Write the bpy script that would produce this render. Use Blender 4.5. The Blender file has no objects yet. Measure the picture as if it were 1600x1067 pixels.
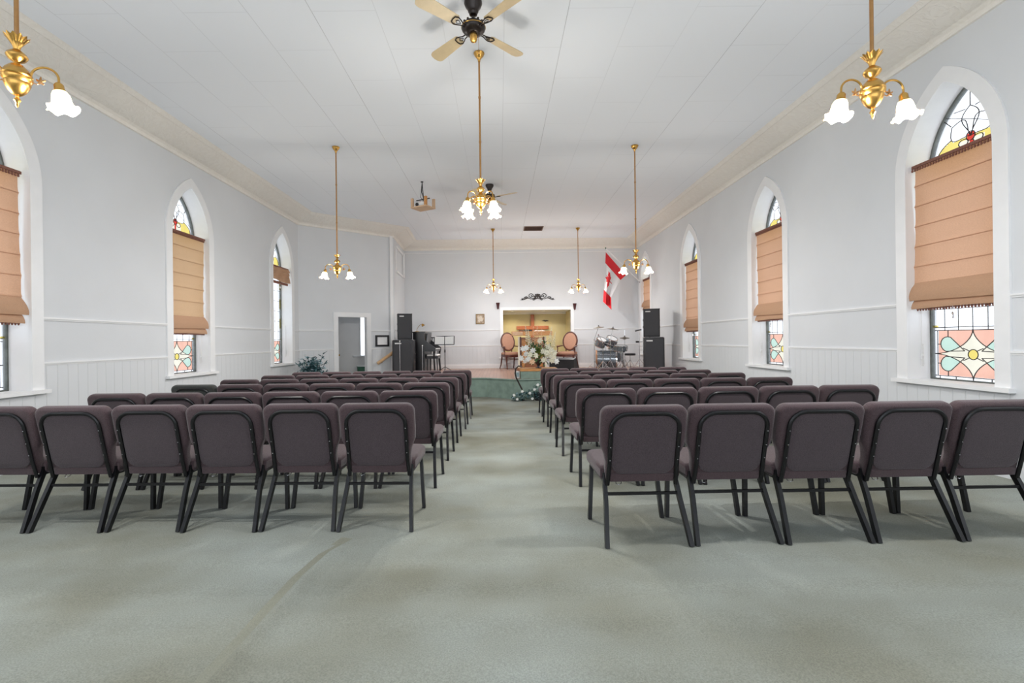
import bpy, bmesh, math, random
from mathutils import Vector, Matrix, noise
from mathutils.geometry import tessellate_polygon
random.seed(7)
PI = math.pi
sc = bpy.context.scene
COL = sc.collection

# ------------------------------------------------------------------ camera, light, exposure
F, CH, ROLL = 755.0, 1.27, 0.012
cam_d = bpy.data.cameras.new('camera')
cam_d.sensor_width = 36.0
cam_d.lens = F * 36.0 / 1600.0
cam_d.shift_x = 19.0 / 1600.0
cam_d.shift_y = -1.5 / 1600.0
cam_d.clip_start = 0.05
cam = bpy.data.objects.new('camera', cam_d)
cam.matrix_world = Matrix.Translation((0, 0, CH)) @ Matrix.Rotation(PI / 2, 4, 'X') @ Matrix.Rotation(-ROLL, 4, 'Z')
COL.objects.link(cam)
sc.camera = cam

world = bpy.data.worlds.new('world'); sc.world = world
world.use_nodes = True
bg = world.node_tree.nodes['Background']
bg.inputs[0].default_value = (0.90, 0.955, 1.03, 1)
bg.inputs[1].default_value = 2.2
sc.view_settings.view_transform = 'Standard'
sc.view_settings.look = 'None'
sc.view_settings.gamma = 1.0
sc.view_settings.use_curve_mapping = False
sc.view_settings.exposure = 0.13
sc.cycles.use_denoising = True
sc.cycles.max_bounces = 10
sc.cycles.diffuse_bounces = 6
sc.cycles.transparent_max_bounces = 16
sc.cycles.caustics_reflective = False
sc.cycles.caustics_refractive = False
sc.cycles.sample_clamp_indirect = 8.0
BULB_W = 50.0          # watts of one chandelier bulb
DOWN_W = 6.0         # watts of one recessed downlight in the recess behind the platform

def portal(loc, normal, sx, sy):
    "marks a window opening so that the sky light through it is sampled well (gives no light itself)"
    d = bpy.data.lights.new('window_portal', 'AREA'); d.shape = 'RECTANGLE'
    d.size = sx; d.size_y = sy
    d.cycles.is_portal = True
    o = bpy.data.objects.new('window_portal', d); COL.objects.link(o)
    o.location = loc
    o.rotation_euler = Vector(normal).to_track_quat('-Z', 'Z').to_euler()
    return o

# ------------------------------------------------------------------ main measures
XR, XL, YF, ZC = 4.42, -4.92, 15.4, 4.414
YB = -3.6
ZCOR = 4.195
STG = 0.39
DG0, DG1 = (-4.92, 11.83), (-2.93, 13.47)
def zf(y): return 0.095 - 0.019 * y if y < 8.5 else -0.0665
def ray(u, v):
    du, dv = u - 781, v - 532; c, s = math.cos(ROLL), math.sin(ROLL)
    return (du * c - dv * s) / F, -(du * s + dv * c) / F
def at(u, v, Y):
    x, k = ray(u, v); return Vector((x * Y, Y, CH + k * Y))
def onfloor(u, v):
    x, k = ray(u, v)
    Y = (0.095 - CH) / (k + 0.019)
    if Y > 8.5: Y = (-0.0665 - CH) / k
    return Vector((x * Y, Y, zf(Y)))

# ------------------------------------------------------------------ materials
def mat(name, col, rough=0.6, metal=0.0, noise_amt=0.0, noise_scale=40.0, bump=0.0, bump_scale=200.0, spec=0.5, coat=0.0, sheen=0.0):
    m = bpy.data.materials.new(name); m.use_nodes = True
    nt = m.node_tree; p = nt.nodes['Principled BSDF']
    p.inputs['Base Color'].default_value = (*col, 1)
    p.inputs['Roughness'].default_value = rough
    p.inputs['Metallic'].default_value = metal
    p.inputs['Specular IOR Level'].default_value = spec
    p.inputs['Coat Weight'].default_value = coat
    p.inputs['Sheen Weight'].default_value = sheen
    tc = nt.nodes.new('ShaderNodeTexCoord')
    n = nt.nodes.new('ShaderNodeTexNoise'); n.inputs['Scale'].default_value = noise_scale
    n.inputs['Detail'].default_value = 4
    nt.links.new(tc.outputs['Object'], n.inputs['Vector'])
    amt = noise_amt if noise_amt else 0.04
    mr = nt.nodes.new('ShaderNodeMapRange')
    mr.inputs['From Min'].default_value = 0.3; mr.inputs['From Max'].default_value = 0.7
    mr.inputs['To Min'].default_value = 1 - amt; mr.inputs['To Max'].default_value = 1 + amt
    nt.links.new(n.outputs['Fac'], mr.inputs['Value'])
    mx = nt.nodes.new('ShaderNodeVectorMath'); mx.operation = 'SCALE'
    mx.inputs[0].default_value = col
    nt.links.new(mr.outputs[0], mx.inputs['Scale'])
    nt.links.new(mx.outputs[0], p.inputs['Base Color'])
    if bump:
        n2 = nt.nodes.new('ShaderNodeTexNoise'); n2.inputs['Scale'].default_value = bump_scale
        n2.inputs['Detail'].default_value = 3
        nt.links.new(tc.outputs['Object'], n2.inputs['Vector'])
        b = nt.nodes.new('ShaderNodeBump'); b.inputs['Strength'].default_value = bump
        b.inputs['Distance'].default_value = 0.004
        nt.links.new(n2.outputs['Fac'], b.inputs['Height'])
        nt.links.new(b.outputs[0], p.inputs['Normal'])
    return m

def node(nt, t, op=None, **kw):
    n = nt.nodes.new(t)
    if op: n.operation = op
    for k, v in kw.items(): n.inputs[int(k[1:])].default_value = v
    return n

def wood(name, c1, c2, scale=6.0, rough=0.4, stretch=(1, 12, 1)):
    m = bpy.data.materials.new(name); m.use_nodes = True
    nt = m.node_tree; p = nt.nodes['Principled BSDF']; p.inputs['Roughness'].default_value = rough
    tc = nt.nodes.new('ShaderNodeTexCoord'); mp = nt.nodes.new('ShaderNodeMapping')
    mp.inputs['Scale'].default_value = stretch
    n = nt.nodes.new('ShaderNodeTexNoise'); n.inputs['Scale'].default_value = scale; n.inputs['Detail'].default_value = 5
    r = nt.nodes.new('ShaderNodeValToRGB')
    r.color_ramp.elements[0].position = 0.32; r.color_ramp.elements[0].color = (*c1, 1)
    r.color_ramp.elements[1].position = 0.68; r.color_ramp.elements[1].color = (*c2, 1)
    nt.links.new(tc.outputs['Object'], mp.inputs[0]); nt.links.new(mp.outputs[0], n.inputs['Vector'])
    nt.links.new(n.outputs['Fac'], r.inputs[0]); nt.links.new(r.outputs[0], p.inputs['Base Color'])
    return m

WALLC = (0.665, 0.682, 0.70)
M = {}
M['wall'] = mat('wall_paint', WALLC, 0.75, noise_amt=0.02, noise_scale=1.6, bump=0.15, bump_scale=60, spec=0.2)
M['trim'] = mat('white_trim_paint', (0.80, 0.805, 0.81), 0.5, noise_amt=0.02, noise_scale=6)
M['backroom'] = mat('side_room_paint', (0.66, 0.65, 0.64), 0.8, noise_amt=0.04, noise_scale=2)
M['sash'] = mat('weathered_window_frame', (0.10, 0.11, 0.10), 0.6, noise_amt=0.3, noise_scale=14)
M['lead'] = mat('lead_came', (0.035, 0.03, 0.03), 0.5)
M['black'] = mat('black_painted_steel', (0.0045, 0.0045, 0.0055), 0.33, spec=0.4, coat=0.0)
M['steel'] = mat('bright_steel', (0.6, 0.6, 0.62), 0.25, 1.0)
M['chrome'] = mat('chrome', (0.72, 0.73, 0.75), 0.14, 1.0)
M['brass'] = mat('polished_brass', (0.64, 0.37, 0.10), 0.27, 1.0, noise_amt=0.06, noise_scale=25)
M['brass_rod'] = mat('aged_brass_rod', (0.50, 0.27, 0.11), 0.32, 1.0)
M['bronze'] = mat('dark_bronze', (0.022, 0.014, 0.011), 0.3, 0.4, spec=0.6)
M['blade'] = mat('cream_fan_blade', (0.66, 0.52, 0.31), 0.42, noise_amt=0.08, noise_scale=8)
M['iron'] = mat('wrought_iron', (0.02, 0.015, 0.013), 0.5)
M['mahogany'] = wood('dark_mahogany', (0.075, 0.022, 0.016), (0.12, 0.035, 0.025), 8, 0.35)
M['oxblood'] = mat('oxblood_paint', (0.06, 0.012, 0.014), 0.35)
M['oak'] = wood('honey_oak', (0.46, 0.19, 0.05), (0.62, 0.31, 0.10), 9, 0.4, (1, 8, 8))
M['walnut'] = wood('mid_brown_wood', (0.22, 0.085, 0.035), (0.33, 0.14, 0.06), 9, 0.4, (8, 8, 1))
M['cross'] = wood('orange_brown_wood', (0.30, 0.07, 0.010), (0.42, 0.125, 0.02), 9, 0.35, (1, 8, 8))
M['rail'] = wood('pale_pine', (0.62, 0.38, 0.19), (0.75, 0.50, 0.28), 10, 0.45)
M['ply'] = wood('pale_plywood', (0.55, 0.36, 0.22), (0.68, 0.47, 0.31), 10, 0.55)
M['plywhite'] = mat('white_plastic', (0.75, 0.75, 0.74), 0.4)
M['peach'] = mat('peach_upholstery', (0.46, 0.25, 0.17), 0.85, noise_amt=0.1, noise_scale=60)
M['blackp'] = mat('black_plastic', (0.018, 0.018, 0.022), 0.45, noise_amt=0.1, noise_scale=30)
M['grille'] = mat('speaker_grille_cloth', (0.045, 0.046, 0.052), 0.7, noise_amt=0.35, noise_scale=260)
M['gloss'] = mat('black_lacquer', (0.007, 0.007, 0.009), 0.3, coat=0.1)
M['paper'] = mat('white_paper', (0.85, 0.85, 0.84), 0.8)
M['yellow'] = mat('pale_yellow_paint', (0.58, 0.51, 0.30), 0.8, noise_amt=0.03, noise_scale=3)
M['green_carpet'] = mat('green_carpet', (0.235, 0.315, 0.27), 0.97, noise_amt=0.16, noise_scale=7, bump=0.5, bump_scale=260, spec=0.05)
M['leaf'] = mat('green_leaf', (0.09, 0.18, 0.065), 0.5, noise_amt=0.3, noise_scale=12)
M['leaf_lime'] = mat('lime_leaf', (0.25, 0.33, 0.06), 0.55, noise_amt=0.2, noise_scale=12)
M['leaf_teal'] = mat('teal_leaf', (0.045, 0.12, 0.13), 0.4, noise_amt=0.3, noise_scale=9)
M['leaf_pale'] = mat('pale_blue_leaf', (0.30, 0.42, 0.46), 0.5, noise_amt=0.2, noise_scale=9)
M['petal'] = mat('cream_petal', (0.82, 0.80, 0.66), 0.6, noise_amt=0.06)
M['petal_w'] = mat('white_petal', (0.85, 0.86, 0.84), 0.6)
M['petal_p'] = mat('peach_petal', (0.80, 0.55, 0.36), 0.6)
M['pot'] = mat('dark_pot', (0.03, 0.025, 0.03), 0.35)
M['basket'] = mat('woven_basket', (0.2, 0.13, 0.08), 0.8, noise_amt=0.3, noise_scale=60)
M['flagred'] = mat('flag_red', (0.66, 0.015, 0.025), 0.6)
M['flagwhite'] = mat('flag_white', (0.74, 0.74, 0.75), 0.6)
M['maroon_braid'] = mat('maroon_braid', (0.20, 0.085, 0.06), 0.8, noise_amt=0.35, noise_scale=120)
M['shell'] = mat('silver_sparkle_shell', (0.20, 0.23, 0.26), 0.22, 0.35, noise_amt=0.4, noise_scale=40)
M['head'] = mat('drum_head', (0.72, 0.73, 0.74), 0.45)
M['cymbal'] = mat('bronze_cymbal', (0.32, 0.28, 0.22), 0.3, 1.0)
M['brownhoop'] = wood('brown_hoop', (0.35, 0.16, 0.08), (0.5, 0.26, 0.13), 10)
M['vent'] = mat('brown_vent', (0.22, 0.14, 0.11), 0.6)
M['ventdark'] = mat('vent_dark', (0.08, 0.05, 0.045), 0.8)
M['gold'] = mat('antique_gold_frame', (0.20, 0.13, 0.055), 0.45, 0.3, noise_amt=0.2, noise_scale=40)
M['canvas'] = mat('brownish_picture', (0.42, 0.33, 0.25), 0.7, noise_amt=0.55, noise_scale=16)
M['green_tin'] = mat('green_metal', (0.05, 0.14, 0.09), 0.5)

def fabric(name, col, scale=250):
    m = mat(name, col, 0.92, noise_amt=0.34, noise_scale=scale, bump=0.5, bump_scale=scale, spec=0.15, sheen=0.25)
    return m
M['fab'] = fabric('plum_brown_weave', (0.070, 0.046, 0.050))
M['fabp'] = fabric('plum_grey_panel_weave', (0.066, 0.050, 0.055))
M['fabg'] = fabric('grey_green_weave', (0.044, 0.047, 0.044))

def carpet():
    m = bpy.data.materials.new('sage_carpet'); m.use_nodes = True
    nt = m.node_tree; p = nt.nodes['Principled BSDF']; L = nt.links.new
    p.inputs['Roughness'].default_value = 0.97; p.inputs['Specular IOR Level'].default_value = 0.05
    tc = nt.nodes.new('ShaderNodeTexCoord')
    n1 = node(nt, 'ShaderNodeTexNoise'); n1.inputs['Scale'].default_value = 0.9; n1.inputs['Detail'].default_value = 3
    n2 = node(nt, 'ShaderNodeTexNoise'); n2.inputs['Scale'].default_value = 170; n2.inputs['Detail'].default_value = 3
    mp = nt.nodes.new('ShaderNodeMapping'); mp.inputs['Scale'].default_value = (0.35, 2.2, 1)
    n3 = node(nt, 'ShaderNodeTexNoise'); n3.inputs['Scale'].default_value = 1.6; n3.inputs['Detail'].default_value = 5
    L(tc.outputs['Object'], n1.inputs['Vector']); L(tc.outputs['Object'], n2.inputs['Vector'])
    L(tc.outputs['Object'], mp.inputs[0]); L(mp.outputs[0], n3.inputs['Vector'])
    r = nt.nodes.new('ShaderNodeValToRGB')
    r.color_ramp.elements[0].position = 0.33; r.color_ramp.elements[0].color = (0.225, 0.225, 0.178, 1)
    r.color_ramp.elements[1].position = 0.66; r.color_ramp.elements[1].color = (0.335, 0.363, 0.335, 1)
    L(n1.outputs['Fac'], r.inputs[0])
    r3 = nt.nodes.new('ShaderNodeMapRange'); r3.inputs[1].default_value = 0.3; r3.inputs[2].default_value = 0.7
    r3.inputs[3].default_value = 0.93; r3.inputs[4].default_value = 1.07
    L(n3.outputs['Fac'], r3.inputs[0])
    r2 = nt.nodes.new('ShaderNodeMapRange'); r2.inputs[1].default_value = 0.3; r2.inputs[2].default_value = 0.7
    r2.inputs[3].default_value = 0.83; r2.inputs[4].default_value = 1.17
    L(n2.outputs['Fac'], r2.inputs[0])
    mu = node(nt, 'ShaderNodeMath', 'MULTIPLY'); L(r3.outputs[0], mu.inputs[0]); L(r2.outputs[0], mu.inputs[1])
    v = node(nt, 'ShaderNodeVectorMath', 'SCALE'); L(r.outputs[0], v.inputs[0]); L(mu.outputs[0], v.inputs['Scale'])
    L(v.outputs[0], p.inputs['Base Color'])
    b = nt.nodes.new('ShaderNodeBump'); b.inputs['Strength'].default_value = 0.6; b.inputs['Distance'].default_value = 0.006
    L(n2.outputs['Fac'], b.inputs['Height'])
    L(b.outputs[0], p.inputs['Normal'])
    return m
M['carpet'] = carpet()

def ceiling_mat():
    m = bpy.data.materials.new('ceiling_boards'); m.use_nodes = True
    nt = m.node_tree; p = nt.nodes['Principled BSDF']; L = nt.links.new
    p.inputs['Roughness'].default_value = 0.7; p.inputs['Specular IOR Level'].default_value = 0.2
    tc = nt.nodes.new('ShaderNodeTexCoord'); sp = nt.nodes.new('ShaderNodeSeparateXYZ')
    L(tc.outputs['Object'], sp.inputs[0])
    PX, PYY = 0.61, 1.22
    # board index across
    a = node(nt, 'ShaderNodeMath', 'ADD', _1=-0.08 + 61 * PX); L(sp.outputs[0], a.inputs[0])
    d = node(nt, 'ShaderNodeMath', 'DIVIDE', _1=PX); L(a.outputs[0], d.inputs[0])
    fl = node(nt, 'ShaderNodeMath', 'FLOOR'); L(d.outputs[0], fl.inputs[0])
    fr = node(nt, 'ShaderNodeMath', 'FRACT'); L(d.outputs[0], fr.inputs[0])
    q = node(nt, 'ShaderNodeMath', 'SUBTRACT', _1=0.5); L(fr.outputs[0], q.inputs[0])
    q2 = node(nt, 'ShaderNodeMath', 'ABSOLUTE'); L(q.outputs[0], q2.inputs[0])
    # seam strength differs from one seam to the next
    sd = node(nt, 'ShaderNodeMath', 'ROUND'); L(d.outputs[0], sd.inputs[0])
    wn = nt.nodes.new('ShaderNodeTexWhiteNoise'); wn.noise_dimensions = '1D'; L(sd.outputs[0], wn.inputs['W'])
    nz = node(nt, 'ShaderNodeTexNoise'); nz.inputs['Scale'].default_value = 1.3; L(tc.outputs['Object'], nz.inputs['Vector'])
    m1 = node(nt, 'ShaderNodeMath', 'GREATER_THAN', _1=0.5 - 0.0035 / PX); L(q2.outputs[0], m1.inputs[0])
    st = node(nt, 'ShaderNodeMath', 'MULTIPLY_ADD', _1=0.45, _2=0.15); L(wn.outputs[0], st.inputs[0])
    st2 = node(nt, 'ShaderNodeMath', 'MULTIPLY'); L(st.outputs[0], st2.inputs[0]); L(nz.outputs['Fac'], st2.inputs[1])
    s1 = node(nt, 'ShaderNodeMath', 'MULTIPLY'); L(m1.outputs[0], s1.inputs[0]); L(st2.outputs[0], s1.inputs[1])
    # cross seams, staggered every second board
    md = node(nt, 'ShaderNodeMath', 'MODULO', _1=2.0); L(fl.outputs[0], md.inputs[0])
    yo = node(nt, 'ShaderNodeMath', 'MULTIPLY_ADD', _1=PYY / 2, _2=20 * PYY + 0.3); L(md.outputs[0], yo.inputs[0])
    ya = node(nt, 'ShaderNodeMath', 'ADD'); L(sp.outputs[1], ya.inputs[0]); L(yo.outputs[0], ya.inputs[1])
    yd = node(nt, 'ShaderNodeMath', 'DIVIDE', _1=PYY); L(ya.outputs[0], yd.inputs[0])
    yf = node(nt, 'ShaderNodeMath', 'FRACT'); L(yd.outputs[0], yf.inputs[0])
    y1 = node(nt, 'ShaderNodeMath', 'LESS_THAN', _1=0.008 / PYY); L(yf.outputs[0], y1.inputs[0])
    y2 = node(nt, 'ShaderNodeMath', 'MULTIPLY', _1=0.09); L(y1.outputs[0], y2.inputs[0])
    mx = node(nt, 'ShaderNodeMath', 'MAXIMUM'); L(s1.outputs[0], mx.inputs[0]); L(y2.outputs[0], mx.inputs[1])
    iv = node(nt, 'ShaderNodeMath', 'SUBTRACT', _0=1.0); L(mx.outputs[0], iv.inputs[1])
    v = node(nt, 'ShaderNodeVectorMath', 'SCALE'); v.inputs[0].default_value = (0.865, 0.90, 0.95)
    L(iv.outputs[0], v.inputs['Scale']); L(v.outputs[0], p.inputs['Base Color'])
    return m
M['ceiling'] = ceiling_mat()

def beadboard_mat():
    m = bpy.data.materials.new('painted_beadboard'); m.use_nodes = True
    nt = m.node_tree; p = nt.nodes['Principled BSDF']; L = nt.links.new
    p.inputs['Roughness'].default_value = 0.6; p.inputs['Specular IOR Level'].default_value = 0.25
    tc = nt.nodes.new('ShaderNodeTexCoord'); sp = nt.nodes.new('ShaderNodeSeparateXYZ'); L(tc.outputs['UV'], sp.inputs[0])
    d = node(nt, 'ShaderNodeMath', 'DIVIDE', _1=0.132); L(sp.outputs[0], d.inputs[0])
    fr = node(nt, 'ShaderNodeMath', 'FRACT'); L(d.outputs[0], fr.inputs[0])
    q = node(nt, 'ShaderNodeMath', 'SUBTRACT', _1=0.5); L(fr.outputs[0], q.inputs[0])
    q2 = node(nt, 'ShaderNodeMath', 'ABSOLUTE'); L(q.outputs[0], q2.inputs[0])
    mr = nt.nodes.new('ShaderNodeMapRange'); mr.inputs[1].default_value = 0.455; mr.inputs[2].default_value = 0.5
    mr.inputs[3].default_value = 1.0; mr.inputs[4].default_value = 0.0
    L(q2.outputs[0], mr.inputs[0])
    b = nt.nodes.new('ShaderNodeBump'); b.inputs['Strength'].default_value = 0.7; b.inputs['Distance'].default_value = 0.005
    L(mr.outputs[0], b.inputs['Height']); L(b.outputs[0], p.inputs['Normal'])
    m2 = nt.nodes.new('ShaderNodeMapRange'); m2.inputs[3].default_value = 0.94; m2.inputs[4].default_value = 1.0
    L(mr.outputs[0], m2.inputs[0])
    v = node(nt, 'ShaderNodeVectorMath', 'SCALE'); v.inputs[0].default_value = WALLC
    L(m2.outputs[0], v.inputs['Scale']); L(v.outputs[0], p.inputs['Base Color'])
    return m
M['bead'] = beadboard_mat()

def cornice_mat():
    m = bpy.data.materials.new('cream_plaster_relief'); m.use_nodes = True
    nt = m.node_tree; p = nt.nodes['Principled BSDF']; L = nt.links.new
    p.inputs['Roughness'].default_value = 0.7
    tc = nt.nodes.new('ShaderNodeTexCoord')
    n = node(nt, 'ShaderNodeTexNoise'); n.inputs['Scale'].default_value = 7; n.inputs['Detail'].default_value = 3
    n.inputs['Distortion'].default_value = 2.2
    L(tc.outputs['Object'], n.inputs['Vector'])
    w = nt.nodes.new('ShaderNodeMapRange'); w.inputs[1].default_value = 0.44; w.inputs[2].default_value = 0.56
    L(n.outputs['Fac'], w.inputs[0])
    b = nt.nodes.new('ShaderNodeBump'); b.inputs['Strength'].default_value = 0.22; b.inputs['Distance'].default_value = 0.015
    L(w.outputs[0], b.inputs['Height']); L(b.outputs[0], p.inputs['Normal'])
    r = nt.nodes.new('ShaderNodeValToRGB')
    r.color_ramp.elements[0].color = (0.77, 0.73, 0.67, 1); r.color_ramp.elements[1].color = (0.86, 0.84, 0.79, 1)
    L(n.outputs['Fac'], r.inputs[0]); L(r.outputs[0], p.inputs['Base Color'])
    return m
M['cornice'] = cornice_mat()

def platform_wood():
    m = bpy.data.materials.new('pinkish_platform_boards'); m.use_nodes = True
    nt = m.node_tree; p = nt.nodes['Principled BSDF']; L = nt.links.new
    p.inputs['Roughness'].default_value = 0.32
    tc = nt.nodes.new('ShaderNodeTexCoord'); mp = nt.nodes.new('ShaderNodeMapping'); mp.inputs['Rotation'].default_value = (0, 0, PI / 2)
    br = nt.nodes.new('ShaderNodeTexBrick'); br.inputs['Scale'].default_value = 1.0
    br.inputs['Color1'].default_value = (0.47, 0.30, 0.235, 1); br.inputs['Color2'].default_value = (0.41, 0.24, 0.18, 1)
    br.inputs['Mortar'].default_value = (0.2, 0.1, 0.07, 1); br.inputs['Mortar Size'].default_value = 0.003
    br.inputs['Brick Width'].default_value = 1.4; br.inputs['Row Height'].default_value = 0.09
    L(tc.outputs['Object'], mp.inputs[0]); L(mp.outputs[0], br.inputs['Vector']); L(br.outputs[0], p.inputs['Base Color'])
    return m
M['platform'] = platform_wood()

def glass_mat(name, col, transl=0.25):
    m = bpy.data.materials.new(name); m.use_nodes = True
    nt = m.node_tree; nt.nodes.clear(); L = nt.links.new
    out = nt.nodes.new('ShaderNodeOutputMaterial')
    t = nt.nodes.new('ShaderNodeBsdfTransparent')
    tl = nt.nodes.new('ShaderNodeBsdfTranslucent'); g = nt.nodes.new('ShaderNodeBsdfGlossy'); g.inputs['Roughness'].default_value = 0.08
    tc = nt.nodes.new('ShaderNodeTexCoord'); n = node(nt, 'ShaderNodeTexNoise'); n.inputs['Scale'].default_value = 5; n.inputs['Detail'].default_value = 4
    L(tc.outputs['Object'], n.inputs['Vector'])
    mr = nt.nodes.new('ShaderNodeMapRange'); mr.inputs[1].default_value = 0.3; mr.inputs[2].default_value = 0.7
    mr.inputs[3].default_value = 0.92; mr.inputs[4].default_value = 1.06; L(n.outputs['Fac'], mr.inputs[0])
    v = node(nt, 'ShaderNodeVectorMath', 'SCALE'); v.inputs[0].default_value = col; L(mr.outputs[0], v.inputs['Scale'])
    L(v.outputs[0], t.inputs[0]); L(v.outputs[0], tl.inputs[0])
    m1 = nt.nodes.new('ShaderNodeMixShader'); m1.inputs[0].default_value = transl; L(t.outputs[0], m1.inputs[1]); L(tl.outputs[0], m1.inputs[2])
    m2 = nt.nodes.new('ShaderNodeMixShader'); m2.inputs[0].default_value = 0.04; L(m1.outputs[0], m2.inputs[1]); L(g.outputs[0], m2.inputs[2])
    L(m2.outputs[0], out.inputs[0])
    return m
M['g_clear'] = glass_mat('clear_textured_glass', (0.74, 0.75, 0.76), 0.1)
M['g_pink'] = glass_mat('salmon_glass', (0.47, 0.27, 0.205), 0.1)
M['g_green'] = glass_mat('mint_glass', (0.30, 0.39, 0.33), 0.1)
M['g_yellow'] = glass_mat('yellow_glass', (0.46, 0.37, 0.10), 0.1)
M['g_cream'] = glass_mat('cream_glass', (0.46, 0.43, 0.35), 0.1)
M['g_red'] = glass_mat('red_glass', (0.36, 0.03, 0.02), 0.1)

def shade_mat(nm='frosted_shade_glass', c1=(1.0, 0.84, 0.45, 1), k=.45):
    m = bpy.data.materials.new(nm); m.use_nodes = True
    nt = m.node_tree; nt.nodes.clear(); L = nt.links.new
    out = nt.nodes.new('ShaderNodeOutputMaterial')
    t = nt.nodes.new('ShaderNodeBsdfTransparent'); t.inputs[0].default_value = (1, 0.97, 0.9, 1)
    tl = nt.nodes.new('ShaderNodeBsdfTranslucent'); tl.inputs[0].default_value = c1
    df = nt.nodes.new('ShaderNodeBsdfDiffuse'); df.inputs[0].default_value = (0.95, 0.82, 0.5, 1)
    a = nt.nodes.new('ShaderNodeMixShader'); a.inputs[0].default_value = 0.3; L(tl.outputs[0], a.inputs[1]); L(df.outputs[0], a.inputs[2])
    b = nt.nodes.new('ShaderNodeMixShader'); b.inputs[0].default_value = k; L(a.outputs[0], b.inputs[1]); L(t.outputs[0], b.inputs[2])
    L(b.outputs[0], out.inputs[0])
    return m
M['shade'] = shade_mat()
M['shade_rim'] = shade_mat('amber_shade_rim', (.75, .42, .10, 1), .3)

def emis(name, col, s):
    m = bpy.data.materials.new(name); m.use_nodes = True
    p = m.node_tree.nodes['Principled BSDF']; p.inputs['Base Color'].default_value = (*col, 1)
    p.inputs['Emission Color'].default_value = (*col, 1); p.inputs['Emission Strength'].default_value = s
    return m
M['bulb'] = emis('lit_bulb', (1, 0.88, 0.62), 18)
M['lens'] = emis('lit_downlight', (1, 0.85, 0.6), 9)

def blind_mat(name, col, tr=0.42):
    m = bpy.data.materials.new(name); m.use_nodes = True
    nt = m.node_tree; nt.nodes.clear(); L = nt.links.new
    out = nt.nodes.new('ShaderNodeOutputMaterial')
    df = nt.nodes.new('ShaderNodeBsdfDiffuse'); tl = nt.nodes.new('ShaderNodeBsdfTranslucent')
    tc = nt.nodes.new('ShaderNodeTexCoord'); mp = nt.nodes.new('ShaderNodeMapping'); mp.inputs['Scale'].default_value = (1, 1, 9)
    n = node(nt, 'ShaderNodeTexNoise'); n.inputs['Scale'].default_value = 60
    n1 = node(nt, 'ShaderNodeTexNoise'); n1.inputs['Scale'].default_value = 2.2
    L(tc.outputs['Object'], mp.inputs[0]); L(mp.outputs[0], n.inputs['Vector']); L(tc.outputs['Object'], n1.inputs['Vector'])
    mr = nt.nodes.new('ShaderNodeMapRange'); mr.inputs[1].default_value = 0.3; mr.inputs[2].default_value = 0.7
    mr.inputs[3].default_value = 0.9; mr.inputs[4].default_value = 1.08; L(n.outputs['Fac'], mr.inputs[0])
    v = node(nt, 'ShaderNodeVectorMath', 'SCALE'); v.inputs[0].default_value = col; L(mr.outputs[0], v.inputs['Scale'])
    L(v.outputs[0], df.inputs[0]); L(v.outputs[0], tl.inputs[0])
    a = nt.nodes.new('ShaderNodeMixShader'); a.inputs[0].default_value = tr; L(df.outputs[0], a.inputs[1]); L(tl.outputs[0], a.inputs[2])
    L(a.outputs[0], out.inputs[0])
    return m
M['blind'] = blind_mat('apricot_blind_linen', (0.64, 0.385, 0.25))
M['blind_tan'] = blind_mat('tan_blind_linen', (0.60, 0.40, 0.24))
M['blind_roll'] = blind_mat('folded_blind_linen', (0.50, 0.31, 0.20), 0.06)

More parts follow.
